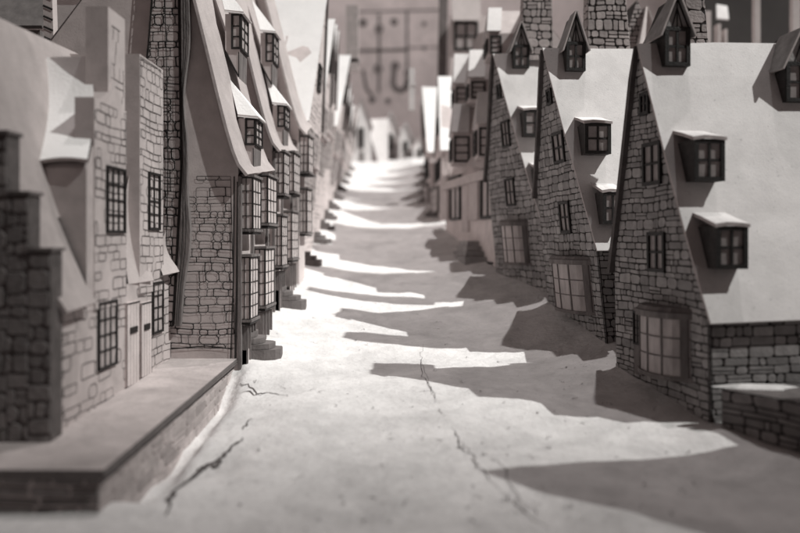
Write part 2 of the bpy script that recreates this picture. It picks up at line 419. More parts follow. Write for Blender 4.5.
def shed_dormer(house, sl, px0, px1, py_top, py_bot, h=None, lid='roof', nx=2, label=None):
    """small box dormer: vertical window front, cheeks dying into the slope, snow-white lid. px/py = its front face in the photo"""
    tuck = .02
    u0, v0 = sl.px(px0, py_bot, 0.12); u1, _ = sl.px(px1, py_bot, 0.12)
    B = sl.U.copy(); B.z = 0; B.normalize(); Fd = V3((B.y, -B.x, 0))             # front direction, towards the camera
    if Fd.y > 0: Fd = -Fd
    O = sl(u0, v0, 0.12); D = O.y
    hh = (py_bot - py_top) * D / F; w = u1 - u0
    run = sl.sv.xy.length; dep = hh * run + 0.24
    root = MB()
    # body prism (side profile swept along the width)
    prof = [O, O + V3((0, 0, hh)), O + V3((0, 0, hh)) - Fd * dep, O - Fd * 0.22]
    root.prism(prof, B * w, 'darkcard')
    d = root.build('dormer', house)
    fr = Frame(O, B, (0, 0, 1), Fd)
    window(d, fr, -.005, 0, w + .005, hh, nx, 2, .024, .020, .034, 'panemid')
    ld = MB(); o2 = .018
    a = O + V3((0, 0, hh + .002)) + Fd * .03 - B * o2; b = a + B * (w + 2 * o2)
    back = -Fd * (dep + .04) + V3((0, 0, .10)); K = 6
    for (dz, m_) in ((0.028, lid), (0, 'under')):
        vs = [];
        for j in range(3):
            for i in range(K + 1):
                t = i / K; q = a.lerp(b, t) + back * (j / 2); q.z += dz + .006 * nz(t * 3 + u0 * 7, j) - .012 * (2 * t - 1) ** 2 * (1 - j / 2)
                vs.append(q)
        ld.mesh(vs, [[j * (K + 1) + i, j * (K + 1) + i + 1, (j + 1) * (K + 1) + i + 1, (j + 1) * (K + 1) + i] for j in range(2) for i in range(K)], m_)
    n = 3 * (K + 1)
    b0 = len(ld.v) - 2 * n; k = ld.mi('edge')
    for i in range(K): ld.f.append([b0 + i, b0 + i + 1, b0 + n + i + 1, b0 + n + i]); ld.m.append(k)
    for j in range(2):
        for i in (0, K): ld.f.append([b0 + j * (K + 1) + i, b0 + (j + 1) * (K + 1) + i, b0 + n + (j + 1) * (K + 1) + i, b0 + n + j * (K + 1) + i]); ld.m.append(k)
    ld.build('lid', d)
    return d
def gable_dormer(house, sl, px0, px1, py_eave, py_bot, py_peak, tilt=0.0):
    u0, v0 = sl.px(px0, py_bot, 0.05); u1, _ = sl.px(px1, py_bot, 0.05)
    B = sl.U.copy(); B.z = 0; B.normalize(); Fd = V3((B.y, -B.x, 0))
    if Fd.y > 0: Fd = -Fd
    O = sl(u0, v0, 0.05); D = O.y; w = u1 - u0
    he = (py_bot - py_eave) * D / F; hp = (py_bot - py_peak) * D / F
    run = sl.sv.xy.length; dep = hp * run + 0.12; Z = V3((tilt, 0, 1))
    m = MB(); bd = he * run + .2; m.prism([O, O + B * w, O + B * w + Z * he, O + B * (w / 2) + Z * hp, O + Z * he], -Fd * bd, 'darkcard')
    rb = min(hp * run + .15, max(.12, (sl.h - v0) * run + .02))
    # small timber gable above the window
    fr = Frame(O, B, Z, Fd)
    m.prism([fr(.0, he, .001), fr(w, he, .001), fr(w / 2, hp - .02, .001)], Fd * .008, 'stonedark')
    for a_, b_ in (((0.012, he), (w / 2, hp - .03)), ((w - .012, he), (w / 2, hp - .03)), ((w / 2, he), (w / 2, hp - .05)), ((w * .3, he), (w / 2, he + (hp - he) * .6)), ((w * .7, he), (w / 2, he + (hp - he) * .6))):
        ribbon(m, fr, [a_, b_], .012, 'ink', .012)
    d = m.build('dormer', house)
    window(d, fr, .0, 0, w, he, 2, 2, .026, .022, .034, 'panemid')
    r = MB(); ov = .035
    for sgn in (0, 1):
        e = fr(-ov, he - ov * (hp - he) / (w / 2), .05) if sgn == 0 else fr(w + ov, he - ov * (hp - he) / (w / 2), .05)
        p = fr(w / 2, hp + .01, .05); q = [e, p, p - Fd * (rb + .05), e - Fd * (bd + .05)]
        nn = (p - e).cross(-Fd); nn = nn.normalized(); nn = nn if nn.z > 0 else -nn
        r.prism(q, nn * .016, 'stonedark', 'edge')
    r.build('roof', d)
    return d
def bay(house, fr, u0, u1, v0, v1, bulge=0.10, nx=4, ny=3, hood=True, flat=False, pane='panedim', fm='wood'):
    """bowed shop window with hood, sill and glazing bars"""
    K = 8; cu = (u0 + u1) / 2; hw = (u1 - u0) / 2
    def pt(t, v, n=0.0):
        a = -1 + 2 * t; d = bulge * (1 - a * a) ** .6 if not flat else bulge * (1 if abs(a) < .75 else 0.35)
        return fr(u0 + (u1 - u0) * t, v, max(d, .0) + .012 + n)
    m = MB()
    # posts and bars
    def bar(t0, t1, va, vb, n, mm=fm):
        m.box(pt(t0, va, 0), pt(t1, va, 0) - pt(t0, va, 0), fr.V * (vb - va), fr.N * n, mm)
    ts = [i / K for i in range(K + 1)]
    for i in range(nx + 1):
        t = i / nx; t = min(max(t, .022), .978); bar(t - (.010 if 0 < i < nx else .02), t + (.010 if 0 < i < nx else .02), v0, v1, .008 if 0 < i < nx else .016, 'barwood' if 0 < i < nx else fm)
    for j in range(1, ny):
        v = v0 + (v1 - v0) * j / ny
        for i in range(K): bar(ts[i], ts[i + 1], v - .005, v + .005, .007, 'barwood')
    b = m.build('bay_window', house)
    p = MB()
    for i in range(K): p.face([pt(ts[i], v0), pt(ts[i + 1], v0), pt(ts[i + 1], v1), pt(ts[i], v1)], pane)
    p.build('pane', b)
    def plate(va, vb, ex, m1, nm, slope=0.0):
        q = MB(); bot = [pt(t, va, ex) for t in ts]; top = [pt(t, vb, ex - slope) for t in ts]
        e0, e1 = fr(u0 - .03, va, 0), fr(u1 + .03, va, 0); f0, f1 = fr(u0 - .03, vb, 0), fr(u1 + .03, vb, 0)
        q.face([e0] + bot + [e1], m1); q.face([f0] + top + [f1], m1)
        a = [e0] + bot + [e1]; c = [f0] + top + [f1]
        for i in range(len(a) - 1): q.face([a[i], a[i + 1], c[i + 1], c[i]], m1)
        q.build(nm, b)
    if hood: plate(v1, v1 + .05, .035, fm, 'hood', .0); 
    if hood: plate(v1 + .052, v1 + .085, .02, 'wood', 'hood_moulding', .02)
    plate(v0 - .035, v0, .02, fm, 'sill')
    return b
def bay_px(house, fr, x0, y0, x1, y1, **k):
    ym = (y0 + y1) / 2; xm = (x0 + x1) / 2
    a = fr.px(x0, ym); b = fr.px(x1, ym); c = fr.px(xm, y0); d = fr.px(xm, y1)
    return bay(house, fr, min(a[0], b[0]), max(a[0], b[0]), d[1], c[1], **k)
def chimney(house, O, a, b, h, stone='stone', taper=0.25, seed=0, sw=.11, sh=.09, name='chimney', lean=(0, 0)):
    """tapered stone stack: corner O, base edges a and b"""
    O, a, b = V3(O), V3(a), V3(b); m = MB(); top = V3((lean[0], lean[1], h)); c = O + (a + b) / 2
    k = 1 - taper; A = [O, O + a, O + a + b, O + b]; T = [c + (p - c) * k + top for p in A]
    m.mesh(A + T, [[0, 1, 5, 4], [1, 2, 6, 5], [2, 3, 7, 6], [3, 0, 4, 7], [4, 5, 6, 7]], 'mortar')
    for i in range(4):
        p, q, r, s = A[i], A[(i + 1) % 4], T[(i + 1) % 4], T[i]
        w = (q - p).length; U = (q - p).normalized(); Vv = ((s + r) / 2 - (p + q) / 2) / h; N = U.cross(Vv)
        if N.dot((p + q) / 2 - c) < 0: N = -N
        fr = Frame(p, U, Vv, N)
        kk = w * taper / 2
        stones(m, fr, [(0, 0), (w, 0), (w - kk, h), (kk, h)], stone, sw, sh, .012, .005, seed=seed + i)
    return m.build(name, house)
def steps(house, fr, u, w, n=3, run=.09, hh=.065, z0=None, m='step', solid=True):
    """little flight of steps against the wall; treads grow outwards"""
    q = MB(); p = fr(u, 0); base = ground(p.x + fr.N.x * .1, p.y + fr.N.y * .1) - p.z
    for k in range(n):
        ex = run * (n - k); e = .012 * k
        pts = []
        for t in (0, .06, .15, .3, .5, .7, .85, .94, 1):
            a = -1 + 2 * t; pts.append((u - w / 2 + w * t, ex * (1 - .2 * a * a - .75 * a ** 8) * (1 + .10 * nz(u * 9 + t * 3, k * 2.7, 1))))
        zb = base + hh * k - (0.1 if k == 0 else -.004); zt = base + hh * (k + 1)
        poly = [fr(u - w / 2 + e, zb, -.05)] + [fr(a_, zb, b_) for a_, b_ in pts] + [fr(u + w / 2 - e, zb, -.05)]
        q.prism(poly, V3((0, 0, zt - zb)), m)
    return q.build('front_steps', house)
def gable_from_px(name, label, group, near, far, eave_y, feave_y, apex, **k):
    """near/far = (px, depth) of the base corners, eave_y = photo rows of both eaves, apex = (px, py, fraction)"""
    Bn = ((near[0] - 400) * near[1] / F, near[1]); Bf = ((far[0] - 400) * far[1] / F, far[1])
    zb = ground(*Bn); ta = apex[2]; Da = near[1] + (far[1] - near[1]) * ta
    za = (HZ - apex[1]) * Da / F; Xp = Bn[0] + (Bf[0] - Bn[0]) * ta; lx = ((apex[0] - 400) * Da / F - Xp) / (za - zb)
    hn = (HZ - eave_y) * near[1] / F - zb; hf = (HZ - feave_y) * far[1] / F - zb
    return gable_house(name, label, group, Bn, Bf, hn, hf, (ta, za - zb), lean=(lx, 0), **k)
RG = 'steep gabled paper houses along the right side'
# R1
h1, f1, s1, sl1, _ = gable_from_px('stone_gable_house', 'nearest right hand stone house, broad pale roof with four small dormers beside the low wall', RG,
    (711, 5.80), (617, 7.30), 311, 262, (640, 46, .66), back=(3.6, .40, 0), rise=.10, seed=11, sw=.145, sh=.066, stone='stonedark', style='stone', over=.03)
window_px(h1, f1, 642, 92, 651, 115, pane='panemid', rim=.030, bar=.022); window_px(h1, f1, 645, 142, 663, 185, pane='panemid', rim=.030, bar=.022); window_px(h1, f1, 650, 232, 667, 272, pane='panemid', rim=.030, bar=.022)
bay_px(h1, f1, 647, 316, 692, 371, bulge=.17)
dr = MB(); a = f1.px(637, 345); b = f1.px(645, 345); t = f1.px(640, 308); bt = f1.px(640, 374)
dr.box(f1(b[0], bt[1], .0), f1.U * (a[0] - b[0]), f1.V * (t[1] - bt[1]), f1.N * .03, 'wood')
do = dr.build('door', h1); window(do, f1, b[0] + .01, t[1] - (t[1] - bt[1]) * .55, a[0] - .01, t[1] - .03, 2, 4, .045, .012, .016)
shed_dormer(h1, sl1, 694, 723, 139, 181); shed_dormer(h1, sl1, 716, 746, 226, 269)
gable_dormer(h1, sl1, 664, 689, 27, 66, -5); gable_dormer(h1, sl1, 785, 815, 62, 102, 30)
# R0, mostly beyond the right edge of the picture, stands on the terrace and throws the nearest shadow
h0r, f0r, _, sl0, _ = gable_house('stone_gable_house', 'stone house on the low terrace, almost wholly out at the right edge', RG, (3.02, 3.55), (2.98, 5.15), .95, .9, (.5, 3.25), back=(2.6, .2, 0), rise=0, seed=5, stone='stonedark', over=.03)
window(h0r, f0r, .5, 1.3, .75, 1.7); bay(h0r, f0r, .4, 1.1, .35, .85)
# R2
h2, f2, s2, sl2, _ = gable_from_px('stone_gable_house', 'second stone house on the right, gable peak between two pointed dormers', RG,
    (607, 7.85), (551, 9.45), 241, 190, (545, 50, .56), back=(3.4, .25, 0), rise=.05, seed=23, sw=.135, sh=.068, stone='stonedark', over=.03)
window_px(h2, f2, 549, 88, 554, 105, pane='panemid', rim=.030, bar=.022); window_px(h2, f2, 556, 131, 567, 163, pane='panemid', rim=.030, bar=.022); window_px(h2, f2, 563, 201, 573, 233, pane='panemid', rim=.030, bar=.022)
bay_px(h2, f2, 560, 264, 593, 308, bulge=.17)
shed_dormer(h2, sl2, 585, 610, 123, 154); shed_dormer(h2, sl2, 603, 622, 192, 224)
gable_dormer(h2, sl2, 566, 585, 42, 71, 13)
# R3
h3, f3, s3, sl3, _ = gable_from_px('stone_gable_house', 'third stone house on the right, slim gable half hidden behind its neighbour roof', RG,
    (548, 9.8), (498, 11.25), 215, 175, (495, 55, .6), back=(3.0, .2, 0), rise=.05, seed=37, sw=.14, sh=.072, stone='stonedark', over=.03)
window_px(h3, f3, 499, 84, 503, 99, pane='panemid', rim=.030, bar=.022); window_px(h3, f3, 504, 120, 512, 147, pane='panemid', rim=.030, bar=.022); window_px(h3, f3, 508, 178, 517, 206, pane='panemid', rim=.030, bar=.022)
bay_px(h3, f3, 508, 226, 530, 262, bulge=.17)
shed_dormer(h3, sl3, 524, 546, 110, 136); shed_dormer(h3, sl3, 536, 556, 168, 197)
gable_dormer(h3, sl3, 513, 529, 45, 68, 23)
# added blocks, mostly hidden, stop lamplight leaking between the stone houses
for hh_, x_, y0_, y1_, z_ in ((h2, 2.28, 7.34, 7.9, .15), (h3, 2.02, 9.45, 9.85, .75), (h3, 1.75, 11.2, 11.5, 1.1)):
    m = MB(); m.box((x_, y0_, -1.6), (3, .25, 0), (0, y1_ - y0_, 0), (0, 0, z_ + 1.6), 'mortarmid'); m.build('light_blocker', hh_)
# tall chimneys rising behind the right-hand ridges
def ch(px0, px1, D, base_y, h, label, seed, taper=.25, stone='stone', dep=.25, lean=(0, 0)):
    a = P(px0, base_y, D); b = P(px1, base_y, D); r = thing('stone_chimney', a, label, 'chimney', 'tall stone chimneys on the right roofs')
    chimney(r, a, (b.x - a.x, 0, 0), (0, dep, 0), h, stone, taper, seed, name='stack', lean=lean); return r
ch(522, 553, 10.6, 60, 1.5, 'slim stone chimney rising between the two left dormered ridges', 3, .15)
ch(588, 631, 9.3, 60, 1.6, 'broad tapering stone chimney behind the second stone house ridge', 5, .28, lean=(-.06, 0))
ch(684, 709, 7.6, 50, 1.3, 'narrow stone chimney behind the pointed dormer of nearest right house', 8, .15, lean=(-.1, 0))
sp = P(618, 60, 10.8)
r = thing('stone_spire', sp, 'small pointed stone turret peeking over the roof left of the nearest dormer', 'turret')
m = MB(); fr = Frame(sp, (1, 0, 0), (0, 0.05, 1), (0, -1, 0))
m.prism([fr(0, 0), fr(.62, 0), fr(.28, .85)], (0, .5, 0), 'mortar'); stones(m, fr, [(0, 0), (.62, 0), (.28, .85)], 'stone', .12, .08, .012, seed=4); m.build('wall', r)
# low terrace wall beside R1
r = thing('low_stone_wall', P(722, 420, 5.7), 'low stone terrace wall with snow patch beside nearest right house', 'wall')
m = MB(); A = P(722, 386, 5.62); B = A + V3((1.1, -1.55, 0)); A.z = B.z = -1.075
U = (B - A).normalized(); fr = Frame(A, U, (0, 0, 1), (-U.y * -1, 0, 0)); Nn = V3((U.y, -U.x, 0)); Nn = Nn if Nn.y < 0 or Nn.x < 0 else -Nn
fr = Frame(A, U, (0, 0, 1), Nn); L = (B - A).length
m.prism([fr(0, 0), fr(L, 0), fr(L, 0) + V3((1.5, .9, 0)), fr(0, 0) + V3((2.2, .22, 0))], (0, 0, -.9), 'mortarmid', 'mortar')
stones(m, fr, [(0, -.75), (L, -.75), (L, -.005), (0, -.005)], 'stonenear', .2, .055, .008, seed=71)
m.build('wall', r)
m = MB(); K = 26
pts = []
for k in range(K):
    a = 6.283 * k / K; pts.append((.27 * math.cos(a) * (1 + .3 * math.sin(3 * a)), .10 * math.sin(a) * (1 + .3 * math.cos(2 * a + 1))))
c = A + V3((.27, .03, .002)); ring = [c + V3((x, y, 0)) for x, y in pts]; ring2 = [c + V3((x * .6, y * .6, .02)) for x, y in pts]
m.mesh(ring + ring2 + [c + V3((0, 0, .028))], [[i, (i + 1) % K, K + (i + 1) % K, K + i] for i in range(K)] + [[K + i, K + (i + 1) % K, 2 * K] for i in range(K)], 'snow')
m.build('snow_patch', r, True)

# ---------------------------------------------------------------- houses whose roof slopes towards the street (eaves-on)
def cross_house(name, label, group, side, Bn, Bf, prof, back, z_over=0.05, wallm='plaster', roofm='roofpink', seed=1, gable_ink=True, th=.03, base_low=-.5):
    """side=+1: street is at +x of the house. prof = list of (dx, z) from eave to ridge, dx measured away from street (>0 = inward)"""
    zb = ground(*Bn); root = thing(name, (Bn[0], Bn[1], zb), label, 'house', group)
    U = V3((Bf[0] - Bn[0], Bf[1] - Bn[1], 0)); L = U.length; U.normalize()
    I = V3((-side, 0, 0)); O = V3((Bn[0], Bn[1], 0)); zl = prof[0][1] - .0
    gf = Frame(O, I, (0, 0, 1), (0, -1, 0))
    w = MB(); wp = max(p[0] for p in prof)
    poly = [(0, zb + base_low)] + [(0.0 if i == 0 else p[0] + .0, p[1]) for i, p in enumerate(prof)] + [(wp + 1.2, prof[-1][1] - 1.6), (wp + 1.2, zb + base_low)]
    w.prism([gf(*p) for p in poly], U * L, wallm)
    rise = back
    w.build('wall', root)
    r = MB(); K = 8
    def pt(i, k, n):
        a = prof[max(0, i - 1)]; b = prof[min(len(prof) - 1, i + 1)]; dx, dz = b[0] - a[0], b[1] - a[1]; l = math.hypot(dx, dz)
        t = k / K; u = -z_over + (L + z_over) * t
        return O + I * (prof[i][0] - dz / l * n) + V3((0, 0, prof[i][1] + dx / l * n + rise * t + .008 * nz(k * .8 + seed, i * .5))) + U * u
    n = len(prof)
    for nn, m_ in ((th, roofm), (.002, 'under')):
        r.mesh([pt(i, k, nn) for k in range(K + 1) for i in range(n)], [[k * n + i, k * n + i + 1, (k + 1) * n + i + 1, (k + 1) * n + i] for k in range(K) for i in range(n - 1)], m_)
    for k in (0, K):
        for i in range(n - 1): r.face([pt(i, k, .002), pt(i + 1, k, .002), pt(i + 1, k, th), pt(i, k, th)], 'edge')
    for k in range(K): r.face([pt(0, k, .002), pt(0, k + 1, .002), pt(0, k + 1, th), pt(0, k, th)], 'edge')
    # far side of the roof
    q = prof[-1]; r.face([O + I * q[0] + V3((0, 0, q[1])), O + I * q[0] + V3((0, 0, q[1] + rise)) + U * L, O + I * (q[0] + 1.3) + V3((0, 0, q[1] - 1.7 + rise)) + U * L, O + I * (q[0] + 1.3) + V3((0, 0, q[1] - 1.7))], roofm)
    ro = r.build('roof', root, True)
    sf = Frame((Bn[0], Bn[1], 0), U, (0, 0, 1), -I); sf.L = L
    return root, gf, sf, ro
def oriel_column(house, sf, u0, u1, z0, z1, proud=.10, nx=3, ny=4, side=True, pane='panelight'):
    """projecting timber window box with panes on the front and on the camera-facing cheek"""
    m = MB(); m.box(sf(u0, z0, 0), sf.U * (u1 - u0), V3((0, 0, z1 - z0)), sf.N * proud, 'plaster')
    for z in (z0 - .02, z1): m.box(sf(u0 - .02, z, 0), sf.U * (u1 - u0 + .04), V3((0, 0, .024)), sf.N * (proud + .025), 'wood')
    for dz in (-.045,): m.box(sf(u0 - .01, z0 + dz, 0), sf.U * (u1 - u0 + .02), V3((0, 0, .02)), sf.N * (proud + .01), 'frame')
    b = m.build('oriel', house)
    ff = Frame(sf(u0, z0, proud), sf.U, (0, 0, 1), sf.N); window(b, ff, .0, .0, u1 - u0, z1 - z0 - .002, nx, ny, .012, .010, .014, pane)
    cf = Frame(sf(u0, z0, 0), sf.N, (0, 0, 1), -sf.U)
    window(b, cf, .0, .0, proud + .010, z1 - z0 - .002, 2, ny, .010, .007, .011, pane)
    return b
def hip_dormer(house, sf, O_u, z0, width, height, out0, out1, roofh, base_drop, lid='brightcard', nx=2, ny=3):
    """wall-dormer standing proud of a steep street-side slope: window box, bracket tapering down to the slope, white hipped lid"""
    m = MB(); A = sf(O_u, z0, out0); U = sf.U * width; Nn = sf.N * (out1 - out0); Z = V3((0, 0, height))
    m.box(A, U, Nn, Z, 'plaster')
    # bracket
    p = [A, A + Nn, A - V3((0, 0, base_drop)) + Nn * .9]
    m.prism([A - V3((0, 0, .001)), A + Nn - V3((0, 0, .001)), A + Nn * .95 - V3((0, 0, base_drop))], U, 'plaster', 'wood')
    bf = Frame(A, sf.N, (0, 0, 1), -sf.U)
    w_ = out1 - out0
    ribbon(m, bf, [(w_ * .05, -.03), (w_ * .5, -base_drop * .55), (w_ * .93, -base_drop * .95)], .016, 'ink', .004)
    ribbon(m, bf, [(w_ * .93, -.03), (w_ * .93, -base_drop * .9)], .010, 'ink', .004)
    d = m.build('dormer', house)
    ff = Frame(sf(O_u, z0, out1), sf.U, (0, 0, 1), sf.N); window(d, ff, 0, 0, width, height, nx, ny, .02, .015, .022)
    window(d, bf, w_ * .42, 0, w_ + .015, height, 1, ny, .014, .014, .02)
    r = MB(); o_ = .03; zt = z0 + height + .002
    a = sf(O_u - o_, zt, out1 + .045); b = sf(O_u + width + o_, zt, out1 + .045); c = sf(O_u - o_, zt + .02, out0 - .0); e = sf(O_u + width + o_, zt + .02, out0 - .0)
    back = out0 - roofh * .32
    t = sf(O_u + width * .45, zt + roofh, back)
    for q in ([a, b, t], [a, t, c], [b, e, t]):
        r.prism(q, V3((0, 0, .014)), lid, 'edge')
    # curved flare: small lip on the camera-facing hip
    r.prism([a, c, c - V3((0, 0, .012)), a - V3((0, 0, .012))], sf.U * -.008, lid)
    r.build('lid', d)
    return d
LG = 'crooked paper houses along the left side'
vp = [(1.50 - 1.50, 0)]  # placeholder list, replaced per house
def left_cross(label, dy, dz, ln=1.36, stones_=True, seed=1, facade=True, off=0.0, name='gabled_row_house', lite='plaster'):
    y0 = 7.35 + dy; xn = -1.50 + off
    base = [(-1.42, .60), (-1.50, .70), (-1.555, .84), (-1.62, 1.06), (-1.70, 1.37), (-1.80, 1.785), (-1.92, 2.27), (-2.06, 2.8), (-2.2, 3.3)]
    prof = [(-(x - xn + off), z + dz) for x, z in base]
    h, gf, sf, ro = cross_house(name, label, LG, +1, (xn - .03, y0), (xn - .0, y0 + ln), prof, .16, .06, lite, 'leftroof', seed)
    return h, gf, sf
# L1
hL, gf, sf = left_cross('nearest tall left house with bare card gable, stone printed base and stacked street oriels', 0, 0, seed=3)
w = MB()
inkblocks(w, gf, [(.03, -1.02), (.76, -1.02), (.70, .60), (.07, .60)], .12, .07, .006, .95, 5, fade=lambda u, v: 1.0 if v < .35 or u < .2 else .45, n=.006)
ribbon(w, gf, [(.025, -1.15), (.01, -.4), (.0, .55)], .020, 'ink', .008); ribbon(w, gf, [(.07, -1.15), (.045, -.4), (.035, .6)], .012, 'ink', .008)
ribbon(w, gf, [(.05, -1.03), (.3, -1.0), (.75, -1.04)], .010, 'ink', .008)
w.build('stone_print', hL)
def street_front(house, sf, zoff, doors=True, seed=0):
    """the two stacked oriels on a left-hand street wall; zoff shifts with the hill"""
    for (u0, u1, dz, pr) in ((.06, .44, 0, .10), (.74, 1.26, .07, .11)):
        oriel_column(house, sf, u0, u1, .10 + zoff + dz, .60 + zoff + dz, pr + .02, 3, 4)
        oriel_column(house, sf, u0 - .03, u1 - .03, -.76 + zoff + dz, -.16 + zoff + dz, pr, 3, 5)
        m = MB()
        for k in range(4):
            m.box(sf(u0 + k * (u1 - u0 - .02) / 3, -1.45 + zoff, 0), sf.U * .02, V3((0, 0, .62 + dz)), sf.N * (pr - .02), 'wood')
        m.box(sf(u0, -1.45 + zoff, 0), sf.U * (u1 - u0), V3((0, 0, .40)), sf.N * (pr - .035), 'plaster'); m.build('plinth', house)
    m = MB()
    for u in (-.01, .54, 1.31): m.box(sf(u, -1.5 + zoff, 0), sf.U * .05, V3((0, 0, 2.1)), sf.N * .03, 'wood')
    m.build('post', house)
    steps(house, sf, .40, .40, 4, .090, .055)
street_front(hL, sf, 0)
hip_dormer(hL, sf, .45, .95, .34, .27, -.10, .06, .42, .30)
hip_dormer(hL, sf, .60, 1.95, .34, .36, -.27, -.12, .45, .30)
# stone chimney and a wavy brown strip on L1's gable
r = thing('stone_chimney', P(160, 300, 7.3), 'tall leaning stone chimney against the nearest left gable wall', 'chimney')
A = P(150, 262, 7.3); m = MB(); fr = Frame(A, (1, 0, 0), (0, 0, 1), (0, -1, 0))
cp = [(-.02, 0), (.22, 0), (.30, .8), (.29, 1.8), (.27, 2.9), (.06, 2.9), (.02, 1.9), (-.06, 1.4), (-.08, .9)]
cl = [(-.08, -.6), (.22, -.6), (.30, .9), (.27, 2.9), (.05, 2.9), (-.08, 1.3)]
m.prism([fr(*p) for p in cl], (0, .3, 0), 'plaster')
inkblocks(m, fr, cl, .085, .075, .009, 1.0, 12, n=.006); ribbon(m, fr, [(.14, -.6), (.17, .9), (.16, 1.7), (.13, 2.9)], .008, 'ink', .008)
ribbon(m, fr, [(.215, -.6), (.295, .9), (.265, 2.9)], .02, 'ink', .008); ribbon(m, fr, [(-.075, -.6), (-.073, 1.3), (.055, 2.9)], .018, 'ink', .008)
m.build('stack', r)
m = MB(); pts = []
for k in range(40):
    v = -.6 + 3.5 * k / 39; x = (.215 + (v + .6) * .053 if v < .9 else .295 - (v - .9) * .015) + .02
    pts.append((x, v, .055 + .035 * math.sin(v * 2.6 + 1.2) + .012 * math.sin(v * 7)))
for k in range(39):
    (x0, v0, w0), (x1, v1, w1) = pts[k], pts[k + 1]
    m.prism([fr(x0, v0, .02), fr(x0 + w0, v0, .02), fr(x1 + w1, v1, .02), fr(x1, v1, .02)], (0, .1, 0), 'wood')
    for q in (.3, .62): ribbon(m, fr, [(x0 + w0 * q, v0), (x1 + w1 * q, v1)], .006, 'ink', .026)
m.build('wavy_edging', r)
# L2
h, gf, sf = left_cross('second tall left house with two white lidded dormers above dark oriels', 1.85, .43, seed=9, off=.02, lite='plasterpale')
inkw = MB(); inkblocks(inkw, gf, [(.03, -.7), (.6, -.7), (.5, 1.1), (.04, .95)], .13, .085, .009, .8, 7, n=.006); inkw.build('stone_print', h)
street_front(h, sf, .45)
hip_dormer(h, sf, .45, 1.40, .34, .27, -.08, .06, .42, .30); hip_dormer(h, sf, .5, 2.22, .34, .36, -.24, -.09, .45, .30)
h, gf, sf = left_cross('third left house, slim pinkish slice of roof in front of the big white triangle', 3.27, .83, ln=.40, seed=14, off=.15, lite='plasterpale')
inkw = MB(); inkblocks(inkw, gf, [(.03, 0), (.6, 0), (.5, 1.5), (.04, 1.35)], .13, .085, .007, .7, 8, n=.006); inkw.build('stone_print', h)
oriel_column(h, sf, .03, .36, .93, 1.42, .12, 2, 4); oriel_column(h, sf, .03, .36, .1, .7, .10, 2, 4)
# gable-fronted houses further up the left side
def left_gable(i, px_eave, py_eave, D, Dw, apx, apy, roofm, label, bp=None, win=True):
    n = (px_eave, D); Bx = -1.50 if bp is None else bp
    nb = (400 + Bx * F / D, D); Df = D + Dw; fb = (400 + (Bx + .02) * F / Df, Df)
    zb = ground(Bx, D); hn = (HZ - py_eave) * D / F - zb; Da = D + Dw * .55; za = (HZ - apy) * Da / F
    lx = ((apx - 400) * Da / F - Bx) / (za - zb)
    h, f, f2, sl, _ = gable_house('gabled_row_house', label, LG, (Bx, D), (Bx + .02, Df), hn, hn + .1, (.55, za - zb), back=(-2.6, .2, 0), rise=.0, over=.04,
        style='pale', roof=roofm, lean=(lx, 0), seed=60 + i, outward=+1, sidestone=True, eave=.06)
    window(h, f, Dw * .42, hn + .55, Dw * .62, hn + .95, 2, 3)
    if win:
        for (a, b) in ((.12, .45), (.55, .88)):
            window(h, f, Dw * a, hn - .55, Dw * b, hn - .08, 2, 3, .008, .014, .02, fm='inkgrey'); window(h, f, Dw * a, hn - 1.25, Dw * b, hn - .7, 2, 3, .008, .014, .02, fm='inkgrey')
            m = MB(); m.box(f(Dw * a, hn - .62, 0), f.U * (Dw * (b - a)), V3((0, 0, .05)), f.N * .06, 'plaster'); m.build('ledge', h)
    steps(h, f, Dw * .5, .36, 3, .095, .06)
    return h, f, sl
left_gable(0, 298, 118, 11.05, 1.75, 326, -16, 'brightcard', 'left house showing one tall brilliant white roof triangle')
rl = random.Random(12)
lab = ['left house, first narrow white roof just past the big white triangle', 'left house, second sliver of white roof past the big white triangle', 'left house, blurred third roof sliver, taller than the next ones',
       'left house below the pale blurred chimney, broad white roof', 'left house just beyond the pale blurred chimney', 'left house with short blurred white roof halfway up the far row',
       'left house with lower pinkish roof in the far row', 'left house, dim blurred facade near the top of the street', 'farthest left house, barely legible beside the end of the street']
Dd = [13.0, 14.2, 15.4, 16.7, 18.1, 19.7, 21.4, 23.3, 25.4]; tops = [20, 26, 32, 56, 66, 84, 96, 106, 114]; ev = [98, 96, 102, 124, 124, 132, 138, 144, 148]
for i in range(9):
    bx = -1.50 - .04 * i; e_ = 400 + bx * F / Dd[i]
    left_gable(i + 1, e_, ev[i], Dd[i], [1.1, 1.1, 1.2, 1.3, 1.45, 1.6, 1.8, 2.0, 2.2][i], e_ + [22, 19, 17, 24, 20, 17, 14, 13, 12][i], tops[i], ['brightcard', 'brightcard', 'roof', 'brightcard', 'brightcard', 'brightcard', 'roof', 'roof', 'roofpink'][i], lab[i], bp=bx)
r = thing('stone_chimney', P(348, 60, 18), 'pale blurred chimney on the broad white roof up the left side', 'chimney')
m = MB(); m.box(P(346, 70, 18), (.28, 0, 0), (0, .3, 0), (0, 0, 1.5), 'stone'); m.box(P(344, 62, 18) , (.36, 0, 0), (0, .36, 0), (0, 0, .08), 'stone'); m.build('stack', r)
